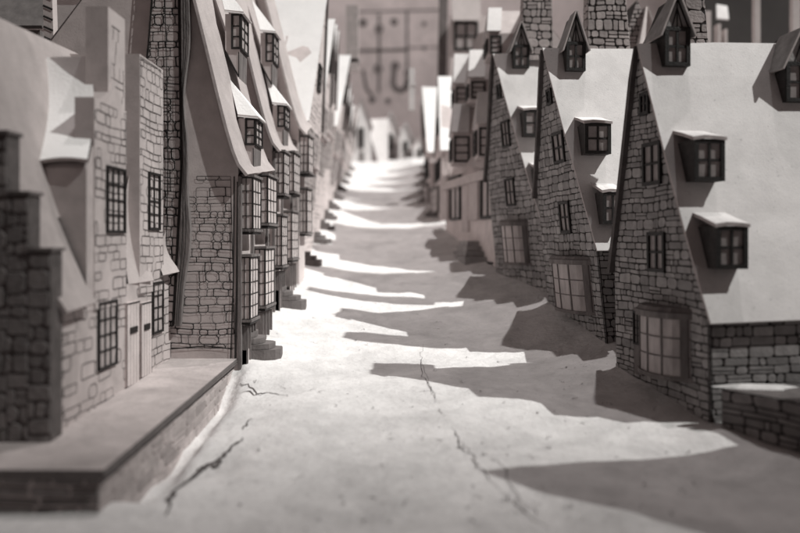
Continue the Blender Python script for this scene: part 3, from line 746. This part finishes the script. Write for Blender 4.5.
# ---------------------------------------------------------------- right side, beyond the stone houses
prof = [(-.03, 1.02), (.10, 1.25), (.2, 1.6), (.32, 2.15), (.45, 2.75), (.56, 3.2), (.62, 3.4)]
h4, gf4, sf4, _ = cross_house('timber_shop_house', 'pale house with plank door and two tall shuttered windows above dark steps', RG, -1,
    (1.40, 11.45), (.86, 14.6), prof, .45, .04, 'plasterpale', 'roofpink', 4)
def sfw(px0, py0, px1, py1, **k):
    return window_px(h4, sf4, px0, py0, px1, py1, **k)
sfw(452, 176, 462, 220, nx=2, ny=1, depth=.05, rim=.04, pane='panedim'); sfw(483, 168, 496, 219, nx=2, ny=1, depth=.05, rim=.05, pane='panedim')
for (x0, x1) in ((443, 450), (472, 481)):
    a = sf4.px(x0, 195); b = sf4.px(x1, 195); t = sf4.px((x0 + x1) / 2, 176); c = sf4.px((x0 + x1) / 2, 220)
    m = MB(); u0, u1 = sorted((a[0], b[0])); m.box(sf4(u0, c[1], 0), sf4.U * (u1 - u0), V3((0, 0, t[1] - c[1])), sf4.N * .06, 'plaster'); m.build('shutter', h4)
m = MB(); a = sf4.px(464, 200); b = sf4.px(470, 200); t = sf4.px(467, 178); c = sf4.px(467, 232); u0, u1 = sorted((a[0], b[0]))
m.box(sf4(u0, c[1], 0), sf4.U * (u1 - u0), V3((0, 0, t[1] - c[1])), sf4.N * .04, 'plaster'); m.box(sf4(u0 + .03, t[1] - .12, .04), sf4.U * (u1 - u0 - .06), V3((0, 0, .03)), sf4.N * .01, 'ink'); m.build('door', h4)
m = MB(); m.box(sf4(.1, -.36, 0), sf4.U * 1.1, V3((0, 0, .03)), sf4.N * .03, 'ink'); m.box(sf4(.0, .92, 0), sf4.U * sf4.L, V3((0, 0, .14)), sf4.N * .10, 'plaster'); m.build('cornice', h4)
# dark stair block before the door
m = MB(); base = sf4.px(478, 240)[0]
for k in range(4):
    p = sf4(.95 + .14 * k, 0, 0); z = ground(p.x - .3, p.y)
    m.box(sf4(.42 + .15 * k, z - .25, 0), sf4.U * (.95 - .15 * k), V3((0, 0, .28 + .06 * k)), sf4.N * (.34 - .05 * k), 'stonedark')
m.build('front_steps', h4)
def side_dormer(house, sf, px0, py0, px1, py1, D, roofm, drop=.5, wind=True, label=None, wallm='plaster'):
    """gabled dormer over the right-hand street slope; its camera-facing roof panel spans the photo rectangle"""
    a = P(px0, py1, D); b = P(px1, py1, D); t = P(px0 + (px1 - px0) * .10, py0, D + .32); e = P(px1 + 1, py0, D + .32)
    m = MB(); dz = V3((0, 0, -drop))
    m.prism([a + V3((.03, .02, -.012)), a + V3((.03, .02, 0)) + dz, a + V3((.03, .62, 0)) + dz, a + V3((.03, .62, -.012)), t + V3((.03, 0, -.03))], (b.x - a.x + .3, 0, 0), wallm)
    d = m.build('dormer', house)
    fr = Frame(a + V3((.03, .02, 0)) + dz, (0, 1, 0), (0, 0, 1), (-1, 0, 0)); window(d, fr, .06, .06, .54, drop - .08, 2, 3, .03, .02, .03)
    fc = Frame(a + V3((.03, .02, 0)) + dz, (1, 0, 0), (0, 0, 1), (0, -1, 0)); window(d, fc, .02, .02, min(.3, b.x - a.x - .02), drop - .05, 1, 3, .02, .02, .03)
    r = MB(); r.prism([a, b, e, t], (0, -.006, .02), roofm, 'edge'); q = V3((0, .64, 0))
    r.prism([a + q, b + q, e, t], (0, .006, .02), roofm, 'edge'); r.build('roof', d)
    return d
side_dormer(h4, sf4, 451, 105, 469, 133, 12.9, 'roof'); side_dormer(h4, sf4, 476, 93, 494, 124, 11.8, 'roof')
side_dormer(h4, sf4, 453, 55, 468, 84, 13.6, 'roof', .4); side_dormer(h4, sf4, 468, 51, 485, 78, 12.6, 'roof', .35)
side_dormer(h4, sf4, 487, 9, 501, 32, 11.9, 'roof', .35); side_dormer(h4, sf4, 494, 38, 508, 58, 12.2, 'roof', .3)
# tall tower house behind it with the four-light window
r = thing('tower_house', P(449, 120, 18.5), 'tall pale house with one square four pane window high above the dormers', 'house', RG)
m = MB(); fr = Frame(P(447, 150, 18.5), (1, 0, 0), (0, 0, 1), (0, -1, 0)); m.prism([fr(0, -1), fr(1.3, -1), fr(1.1, 3.2), fr(0.1, 3.2)], (0, 1.2, 0), 'plasterpale'); m.build('wall', r)
a = fr.px(454, 51); b = fr.px(478, 22); window(r, fr, a[0], a[1], b[0], b[1], 2, 2, .05, .045, .06)
m = MB(); m.prism([fr(.12, 3.05, .1), fr(.80, 3.05, .1), fr(.80, 4.2, -.3), fr(.12, 4.2, -.3)], (0, -.03, 0), 'roofpink'); m.build('roof', r)
m = MB(); fq = Frame(P(437, 120, 19.5), (1, 0, 0), (0, 0, 1), (0, -1, 0)); m.box(fq(0, -.6), (.20, 0, 0), (0, .5, 0), (.1, 0, 4.8), 'wood'); m.build('timber_post', r)
def right_gable(i, nx_, ny_, D, Dw, apx, apy, roofm, label, bx):
    zb = ground(bx, D); hn = (HZ - ny_) * D / F - zb; Da = D + Dw * .5; za = (HZ - apy) * Da / F; lx = ((apx - 400) * Da / F - bx) / (za - zb)
    h, f, f2, sl, _ = gable_house('gabled_row_house', label, RG, (bx, D), (bx - .05, D + Dw), hn, hn + .1, (.5, za - zb), back=(2.6, .1, 0), rise=0, over=.04,
        style='pale', roof=roofm, lean=(lx, 0), seed=90 + i, eave=.06)
    window(h, f, Dw * .4, hn + .4, Dw * .6, hn + .75, 2, 3); window(h, f, Dw * .15, hn - .6, Dw * .4, hn - .15, 2, 3); window(h, f, Dw * .6, hn - .6, Dw * .85, hn - .15, 2, 3)
    bay(h, f, Dw * .2, Dw * .75, hn - 1.25, hn - .8, .12)
    steps(h, f, Dw * .5, .4, 3, .09, .06, m='wood')
    return h, f, sl
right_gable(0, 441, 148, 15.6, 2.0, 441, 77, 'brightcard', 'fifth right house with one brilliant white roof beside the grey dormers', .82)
labr = ['sixth right house, blurred slim white roof below the finial chimney', 'seventh right house, blurred white roof, a shade lower than the sixth', 'eighth right house, small blurred roof in half shade', 'ninth right house, dim and blurred near the street end', 'last right house, barely legible beside the end of the street']
for i, (D_, bx_, py_) in enumerate(((17.7, .72, 88), (19.2, .78, 100), (20.8, .86, 106), (22.7, .94, 114), (24.9, 1.02, 120))):
    e_ = 400 + bx_ * F / D_
    right_gable(i + 1, e_, [150, 150, 148, 150, 150][i], D_, [1.35, 1.4, 1.7, 2.0, 2.3][i], e_ - [7, 9, 6, 7, 5][i], py_, ['brightcard', 'brightcard', 'roof', 'brightcard', 'roof'][i], labr[i], bx_)
r = thing('stone_chimney', P(411, 95, 18.6), 'slim white blurred chimney beside the sixth right roof', 'chimney')
m = MB(); m.box(P(409, 110, 18.6), (.14, 0, 0), (0, .2, 0), (0, 0, 1.0), 'roof'); m.box(P(408, 86, 18.6), (.19, -.02, 0), (0, .25, 0), (0, 0, .06), 'roof'); m.build('stack', r)
# small houses closing the street
def end_house(px0, px1, py_b, py_e, py_t, D, label, roofm, win=None):
    a = P(px0, py_b, D); w = (px1 - px0) * D / F; he = (py_b - py_e) * D / F; ht = (py_b - py_t) * D / F
    r = thing('end_house', a, label, 'house', 'small blurred houses closing the street')
    m = MB(); fr = Frame(a, (1, .12, 0), (0, 0, 1), (.12, -1, 0)); m.prism([fr(0, -.8), fr(w, -.8), fr(w, he), fr(w / 2, ht), fr(0, he)], (0, 1.6, 0), 'roof'); m.build('wall', r)
    q = MB()
    for s_, (u0, u1) in enumerate(((-.08, w / 2), (w + .08, w / 2))): q.prism([fr(u0, he - .1, .08), fr(u1, ht + .03, .08), fr(u1, ht + .03, -1.7), fr(u0, he - .1, -1.7)], (0, 0, .05), roofm)
    q.build('roof', r)
    window(r, fr, w * .35, he * .45, w * .62, he * .95, 2, 2, .06, .04, .06); 
    m = MB(); m.box(fr(w * .4, -.3, 0), fr.U * (w * .22), V3((0, 0, .3 + he * .35)), fr.N * .04, 'wood'); m.build('door', r)
end_house(384, 398, 165, 132, 113, 32.0, 'small white gabled house at the street end with a dark little window', 'roof')
end_house(399, 413, 162, 140, 124, 31.0, 'low white end house in the middle of the street end', 'roof')
end_house(413, 427, 165, 148, 138, 30.0, 'lowest tiny white house at the street end on the right', 'roofpink')
end_house(352, 371, 166, 126, 98, 30.5, 'brownish tall gabled house at the street end on the left', 'roofpink')
# the bright roof slope in the middle of the street end
r = thing('end_house', P(372, 165, 31.5), 'street end house showing a tall tapering white roof', 'house', 'small blurred houses closing the street')
m = MB(); m.prism([P(366, 120, 31.5), P(388, 119, 31.5), P(388, 172, 30.6), P(381, 172, 30.6)], (0, .06, .04), 'roof', 'edge'); m.build('roof', r)
m = MB(); m.prism([P(388, 119, 31.6), P(388, 172, 30.8), P(380, 172, 30.8), P(366, 120, 31.6)], (0, 1.2, -.1), 'plaster'); m.build('wall', r)
# ---------------------------------------------------------------- foreground left: terrace and the big house on it
r = thing('stone_terrace', (-1.6, 4.3, -1.5), 'grimy stone terrace with thick slab edge under the big left house', 'terrace')
T = [V3((-1.64, 4.30, -1.272)), V3((-1.591, 5.8, -1.197)), V3((-1.54, 7.38, -1.118)), V3((-2.6, 7.42, -1.118)), V3((-6.5, 7.42, -1.12)), V3((-6.5, 4.34, -1.272))]
m = MB(); m.prism(T, (0, 0, -.055), 'slab', 'step'); ts_ = m.build('top_slab', r)
m = MB(); I = [p + V3((-.04 if i < 3 else 0, .04 if i in (0, 5) else 0, -.0555)) for i, p in enumerate(T)]; m.prism(I, (0, 0, -.55), 'stone')
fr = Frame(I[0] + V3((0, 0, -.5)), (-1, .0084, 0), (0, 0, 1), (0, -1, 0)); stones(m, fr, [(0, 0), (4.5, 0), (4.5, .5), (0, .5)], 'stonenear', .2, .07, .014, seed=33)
d_ = I[2] - I[0]; fr = Frame(I[0] + V3((0, 0, -.5)), (d_.x, d_.y, 0), (0, .0, 1), (1, .03, 0)); fr.V = V3((0, 0, 1)); L = d_.xy.length
fr.U = d_.normalized(); stones(m, fr, [(0, 0), (L, 0), (L, .5), (0, .5)], 'stone', .24, .07, .012, seed=34); ribbon(m, fr, [(k * L / 30, .47 + .008 * nz(k, 3)) for k in range(31)], .012, 'ink', .012)
m.build('wall', r)
m = MB(); U = d_.normalized(); fr = Frame(T[0] + V3((0, 0, -.055)), U, (0, 0, 1), (1, .03, 0)); fr.U = U
for v in (.014, .034): ribbon(m, fr, [(k * L / 40, v + .004 * nz(k, v * 90)) for k in range(41)], .008, 'wood', .008)
m.build('slab_grooves', ts_)
# L0
h0 = thing('big_corner_house', (-2.2, 4.9, -1.25), 'big blurred foreground house on the terrace with stepped stone gable and twin doors', 'house', LG)
zt = lambda y: -1.272 + (y - 4.3) * .05
wf = Frame((-2.2, 4.88, 0), (.012, 1, 0), (0, 0, 1), (1, 0, 0)); Lw = 2.52
w = MB(); w.prism([wf(0, -1.35), wf(Lw, -1.35), wf(Lw, -.30), wf(0, -.42)], (-2.2, 0, 0), 'plaster')
w.prism([wf(.5, -.45, -.02), wf(Lw, -.36, -.02), wf(Lw, .9, -.62), wf(.5, .9, -.62)], (-1.2, 0, 0), 'plaster')
inkblocks(w, wf, [(.02, -1.3), (Lw, -1.2), (Lw, -.38), (.02, -.45)], .17, .075, .006, .55, 41, m='inkgrey', n=.004)
for k in range(14):
    v = -1.2 + k * .06; ribbon(w, wf, [(.02, v), (.02 + .12 + .05 * (k % 2), v + .003)], .007, 'ink', .005); ribbon(w, wf, [(.14 + .05 * (k % 2), v), (.14 + .05 * (k % 2), v + .06)], .007, 'ink', .005)
w.build('wall', h0)
def wbox(u0, u1, z0, z1, dep, n=0.0, m_='plaster'): 
    q = MB(); q.box(wf(u0, z0, n), wf.U * (u1 - u0), V3((0, 0, z1 - z0)), V3((-dep, 0, 0)), m_); return q
def towerpart(u0, u1, z0, z1, dep, seed, m_='plaster'):
    q = wbox(u0, u1, z0, z1, dep, .012, m_); inkblocks(q, wf, [(u0 + .01, z0), (u1 - .01, z0), (u1 - .01, z1 - .02), (u0 + .01, z1 - .02)], .14, .07, .006, .7, seed, m='inkgrey', n=.016)
    return q.build('wall_dormer', h0)
u = lambda px_: (lambda D: D - 4.88)((-2.19) * F / (px_ - 400))
def dormer_body(u0, u1, seed):
    q = MB(); q.prism([wf(u0, -.5, .006), wf(u1, -.5, .006), wf(u1, 1.0, .006), wf(1.04, 1.20, .006), wf(u0, .50, .006)], (-1.0, 0, 0), 'plaster')
    q.box(wf(u0 + .12, -.5, .012), wf.U * (u1 - u0 - .12), V3((0, 0, 1.52)), V3((-.14, 0, 0)), 'plaster')
    inkblocks(q, wf, [(u0 + .13, -.5), (u1 - .01, -.5), (u1 - .01, 1.0), (u0 + .13, 1.0)], .14, .07, .006, .7, seed, m='inkgrey', n=.016)
    return q.build('wall_dormer', h0)
td = dormer_body(u(86), u(124), 51); td2 = towerpart(u(137), u(160), -.45, 1.55, .9, 52)
window(td, wf, u(104), (HZ - 233) * 5.83 / F, u(122), (HZ - 166) * 5.83 / F, 3, 4, .03, .014, .022)
window(td2, wf, u(145), (HZ - 230) * 6.75 / F, u(156), (HZ - 172) * 6.75 / F, 2, 4, .03, .014, .022)
window(h0, wf, u(97), (HZ - 370) * 5.7 / F, u(115), (HZ - 302) * 5.7 / F, 3, 4, .02, .013, .02)
window(h0, wf, u(150), (HZ - 334) * 6.88 / F, u(160), (HZ - 282) * 6.88 / F, 2, 4, .02, .013, .02)
for (a_, b_, s_) in ((124, 136, 1), (138, 148, 2)):
    u0, u1 = u(a_), u(b_); zb = zt(4.88 + u0) + .01; zh = (HZ - 303) * (4.88 + u0) / F
    q = MB(); q.box(wf(u0, zb, 0), wf.U * (u1 - u0), V3((0, 0, zh - zb)), wf.N * .018, 'plasterpale')
    for k in range(5):
        c = u0 + (u1 - u0) * k / 4; ribbon(q, wf, [(c, zb), (c, zh)], .008 if k in (0, 4) else .004, 'ink', .022)
    ribbon(q, wf, [(u0, zh - .01), (u1, zh - .01)], .012, 'ink', .022)
    d_ = q.build('door', h0); q = MB(); q.box(wf(u0 + .06, zb + (zh - zb) * .62, .019), wf.U * (u1 - u0 - .12), V3((0, 0, .05)), wf.N * .01, 'frame'); q.build('letter_plate', d_)
# main roof, a concave sweep
rp = [(-2.12, -.47), (-2.20, -.35), (-2.30, -.12), (-2.40, .12), (-2.49, .38), (-2.59, .77), (-2.68, 1.12), (-2.74, 1.38), (-2.80, 1.50)]
m = MB(); K = 26; n = len(rp); edges_y = [4.90 + k * 2.5 / K for k in range(K + 1)]
def rpt(i, yy, nn):
    a = rp[max(0, i - 1)]; b = rp[min(n - 1, i + 1)]; dx, dz = b[0] - a[0], b[1] - a[1]; l = math.hypot(dx, dz)
    return V3((rp[i][0] + dz / l * nn, yy, rp[i][1] - dx / l * nn + (yy - 4.9) * .05))
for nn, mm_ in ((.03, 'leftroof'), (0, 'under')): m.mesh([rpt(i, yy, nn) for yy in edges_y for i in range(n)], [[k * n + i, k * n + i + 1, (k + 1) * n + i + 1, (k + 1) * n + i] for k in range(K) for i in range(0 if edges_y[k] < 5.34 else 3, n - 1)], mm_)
for yy in (edges_y[0], edges_y[-1]):
    for i in range(n - 1): m.face([rpt(i, yy, 0), rpt(i + 1, yy, 0), rpt(i + 1, yy, .03), rpt(i, yy, .03)], 'edge')
for k in range(K):
    if edges_y[k] < 5.34: m.face([rpt(0, edges_y[k], 0), rpt(0, edges_y[k + 1], 0), rpt(0, edges_y[k + 1], .03), rpt(0, edges_y[k], .03)], 'edge')
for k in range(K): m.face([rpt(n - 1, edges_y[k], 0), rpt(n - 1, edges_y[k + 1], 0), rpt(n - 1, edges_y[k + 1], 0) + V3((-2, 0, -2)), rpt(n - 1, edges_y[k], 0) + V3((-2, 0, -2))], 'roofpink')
m.build('roof', h0, True)
# cross dormer: cheek already there, now its panel roof with a curled lower edge
m = MB(); K = 8; J = 6; ya, yb = 5.40, 5.95
rows = []
for j in range(J + 1):
    t = j / J; row = []
    for k in range(K + 1):
        s_ = k / K; p0 = P(36, 163, ya); p1 = P(88, 161, ya); q0 = P(13, 60, yb); q1 = P(90, 58, yb)
        a = p0.lerp(p1, s_); b = q0.lerp(q1, s_); p = a.lerp(b, t); p.y += .10 * math.sin(math.pi * t) * 1.0; p.z += .02 * math.sin(math.pi * s_) * (1 - t)
        row.append(p)
    rows.append(row)
for off_, mm_ in ((V3((0, -.012, .012)), 'brightcard'), (V3((0, .01, -.01)), 'under')):
    m.mesh([p + off_ for r_ in rows for p in r_], [[j * (K + 1) + k, j * (K + 1) + k + 1, (j + 1) * (K + 1) + k + 1, (j + 1) * (K + 1) + k] for j in range(J) for k in range(K)], mm_)
for k in range(K): m.face([rows[0][k] + V3((0, -.012, .012)), rows[0][k + 1] + V3((0, -.012, .012)), rows[0][k + 1] + V3((0, .01, -.01)), rows[0][k] + V3((0, .01, -.01))], 'edge')
for j in range(J): m.face([rows[j][0] + V3((0, -.012, .012)), rows[j + 1][0] + V3((0, -.012, .012)), rows[j + 1][0] + V3((0, .01, -.01)), rows[j][0] + V3((0, .01, -.01))], 'edge')
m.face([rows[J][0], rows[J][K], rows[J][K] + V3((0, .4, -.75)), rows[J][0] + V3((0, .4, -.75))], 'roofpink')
m.build('roof', td, True)
# chimney block with stepped shoulder on that dormer
m = MB(); fr = Frame((-2.36, 5.86, .95), (1, 0, 0), (0, 0, 1), (0, -1, 0))
m.box((-2.37, 5.86, .4), (.17, 0, 0), (0, .36, 0), (0, 0, 1.36), 'plaster')
fr = Frame((-2.2, 5.86, .4), (0, 1, 0), (0, 0, 1), (1, 0, 0)); inkstones(m, fr, [(0.01, .5), (.35, .5), (.35, 1.3), (.01, 1.3)], .13, .08, .006, .5, 77, m='inkgrey')
m.build('chimney', td)
# small flared canopies between the wall dormers
def canopy(x0, y0, x1, y1, D0, D1, tipx, tipy):
    a = P(x0, y1, D0); b = P(x1, y1 - 4, D1); t = P(tipx, tipy, (D0 + D1) / 2); q = MB(); K = 6
    rows = []
    for j in range(7):
        s_ = j / 6; row = []
        for k in range(K + 1):
            e = a.lerp(b, k / K); p = e.lerp(t, s_); p.x += .02 - .10 * math.sin(math.pi * s_) * .55; row.append(p)
        rows.append(row)
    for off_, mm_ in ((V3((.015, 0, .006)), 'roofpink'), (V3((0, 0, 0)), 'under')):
        q.mesh([p + off_ for r_ in rows for p in r_], [[j * (K + 1) + k, j * (K + 1) + k + 1, (j + 1) * (K + 1) + k + 1, (j + 1) * (K + 1) + k] for j in range(6) for k in range(K)], mm_)
    for k in range(K): q.face([rows[0][k], rows[0][k + 1], rows[0][k + 1] + V3((.015, 0, .006)), rows[0][k] + V3((.015, 0, .006))], 'edge')
    q.build('canopy', h0, True)
canopy(124, 190, 150, 285, 6.25, 6.75, 127, 165); canopy(159, 236, 177, 276, 7.0, 7.3, 162, 232)
# stepped stone gable facing the camera
fs = Frame((-6.0, 4.86, 0), (1, 0, 0), (0, 0, 1), (0, -1, 0)); X = lambda x: x + 6.0
st = MB()
cols = [(-6.0, -2.425, .655), (-2.4249, -2.295, .28), (-2.2949, -2.155, -.07)]
for a_, b_, z_ in cols:
    st.box((a_, 4.80, -1.30), (b_ - a_, 0, 0), (0, .16, 0), (0, 0, z_ + 1.30), 'mortarmid')
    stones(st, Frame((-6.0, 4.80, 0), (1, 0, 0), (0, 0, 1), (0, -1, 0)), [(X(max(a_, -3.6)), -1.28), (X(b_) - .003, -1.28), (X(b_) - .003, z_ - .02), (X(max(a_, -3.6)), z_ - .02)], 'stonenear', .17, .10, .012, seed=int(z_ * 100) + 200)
    st.box((a_ - .02, 4.785, z_), (b_ - a_ + .035, 0, 0), (0, .19, 0), (0, 0, .022), 'wood')
st.build('stepped_gable', h0)
# background houses on the far left behind the corner house
def bg_house(px0, px1, py_t, D, label, m_, roofm=None, name='back_house', lean=0.0):
    a = P(px0, 300, D); b = P(px1, 300, D); h_ = (300 - py_t) * D / F; r = thing(name, a, label, 'house', 'houses glimpsed behind the front rows')
    q = MB(); q.prism([a, b, b + V3((lean, 0, h_)), a + V3((lean, 0, h_))], (0, .8, 0), m_); q.build('wall', r)
    if roofm:
        q = MB(); A_ = a + V3((lean - .05, -.05, h_)); B_ = b + V3((lean + .05, -.05, h_)); q.prism([A_, B_, B_ + V3((0, .45, .7)), A_ + V3((0, .45, .7))], (0, -.02, .03), roofm); q.build('roof', r)
    return r, a, h_
r, a, h_ = bg_house(54, 92, 5, 8.6, 'grey card wall rising behind the cross dormer of the big left house', 'plaster')
r, a, h_ = bg_house(126, 150, -20, 8.2, 'grey slope wedged between the left chimney and the big house', 'plaster', None)
r, a, h_ = bg_house(-20, 40, 30, 8.4, 'dark timber gable top at the far left edge', 'wood', 'under')
r = thing('timber_turret', P(44, 70, 7.4), 'thin cross banded turret above the far left roof', 'turret')
q = MB(); fr = Frame(P(45, 75, 7.4), (1, 0, 0), (-.03, 0, 1), (0, -1, 0)); q.prism([fr(0, 0), fr(.09, 0), fr(.09, 1.3), fr(0, 1.3)], (0, .1, 0), 'plaster')
for k in range(12): ribbon(q, fr, [(0, .06 + .1 * k), (.09, .02 + .1 * k)], .02, 'ink', .004)
q.build('wall', r)
# right-hand distance: second row of roofs and stray pale gables against the dark
def wedge(px0, px1, py_b, py_t, D, label, m_='plaster', roofm='roof'):
    a = P(px0, py_b, D); b = P(px1, py_b, D); t = P(px0 * .65 + px1 * .35, py_t, D + .2)
    r = thing('back_house', a, label, 'house', 'houses glimpsed behind the front rows'); q = MB()
    q.prism([a + V3((0, 0, -1)), b + V3((0, 0, -1)), b, t, a], (0, .8, 0), m_); q.build('wall', r)
    q = MB(); q.prism([b, t, t + V3((0, .9, 0)), b + V3((0, .9, 0))], (.02, 0, .03), roofm); q.prism([a, t, t + V3((0, .9, 0)), a + V3((0, .9, 0))], (-.02, 0, .03), roofm); q.build('roof', r)
wedge(640, 662, 52, 8, 10.6, 'pale gable wedge right of the stone turret', 'plaster', 'roofpink')
# gallery objects beyond the right row, far out of focus
r = thing('gallery_post', P(706, 60, 15), 'pale blurred post with bright square cap over the nearest right roof', 'post')
q = MB(); q.box(P(706, 60, 15), (.10, 0, 0), (0, .12, 0), (0, 0, .95), 'plaster'); q.build('post', r)
r = thing('small_signal_box', P(718, 60, 15), 'tiny hut with brilliant white lid in dark area right of the post', 'hut')
q = MB(); q.box(P(718, 60, 15), (.06, 0, 0), (0, .2, 0), (0, 0, .7), 'plaster'); q.box(P(725, 60, 15), (.05, 0, 0), (0, .2, 0), (0, 0, .6), 'plaster'); q.build('leg', r)
q = MB(); q.prism([P(717, 18, 15), P(729, 19, 15), P(727.5, 6, 15.15), P(716.5, 4, 15.15)], (0, .02, -.02), 'roof'); q.build('lid', r)
r = thing('gallery_post', P(754, 60, 14), 'single bare pale upright in the dark right of the white lid', 'post')
q = MB(); q.box(P(755, 60, 14), (.10, 0, 0), (0, .12, 0), (0, 0, 1.6), 'plaster'); q.build('post', r)
r = thing('gallery_post', P(793, 60, 14), 'pale upright at the right edge behind the last dormer', 'post')
q = MB(); q.box(P(793, 60, 14), (.14, 0, 0), (0, .12, 0), (0, 0, 1.6), 'plaster'); q.build('post', r)
r = thing('gallery_partition', (7.0, 16.5, 0), 'dark partition panel behind the right hand roofs', 'partition')
q = MB(); q.box(P(682, 300, 17), (6, 0, 0), (0, .3, 0), (0, 0, 9), 'darkwall'); q.build('panel', r)
# gallery wall with its enlarged line drawing
o = MB(); o.box((-45, 52, -10), (90, 0, 0), (0, .5, 0), (0, 0, 50), 'backwall')
ob = o.build('gallery_wall'); tag(ob, 'grey gallery wall far behind the street', 'wall')
m = MB(); fr = Frame((0, 51.98, 0), (1, 0, 0), (0, 0, 1), (0, -1, 0))
def wp(px_, py_): return ((px_ - 400) * 51.98 / F, (HZ - py_) * 51.98 / F)
for pts, w_ in (([(379, 14), (379, 92)], .28), ([(407, 10), (407, 90)], .26), ([(358, 12), (440, 10)], .16), ([(358, 51), (407, 50)], .30), ([(407, 48), (440, 47)], .12),
                ([(363, 70), (366, 88), (372, 96)], .3), ([(394, 68), (393, 86), (398, 91), (405, 90), (408, 80)], .5)):
    ribbon(m, fr, [wp(*p) for p in pts], w_ * .7, 'paint', .03)
for (x, y, r_) in ((379, 29, .42), (378, 69, .42), (363, 23, .38), (394, 22, .34), (395, 66, .4), (408, 73, .35), (424, 24, .22), (424, 48, .2), (388, 101, .25), (372, 100, .3)):
    c = wp(x, y); m.face([fr(c[0] + r_ * .75 * math.cos(a), c[1] + r_ * .75 * math.sin(a), .05) for a in [6.283 * k / 14 for k in range(14)]], 'paint')
m.build('line_drawing', ob)
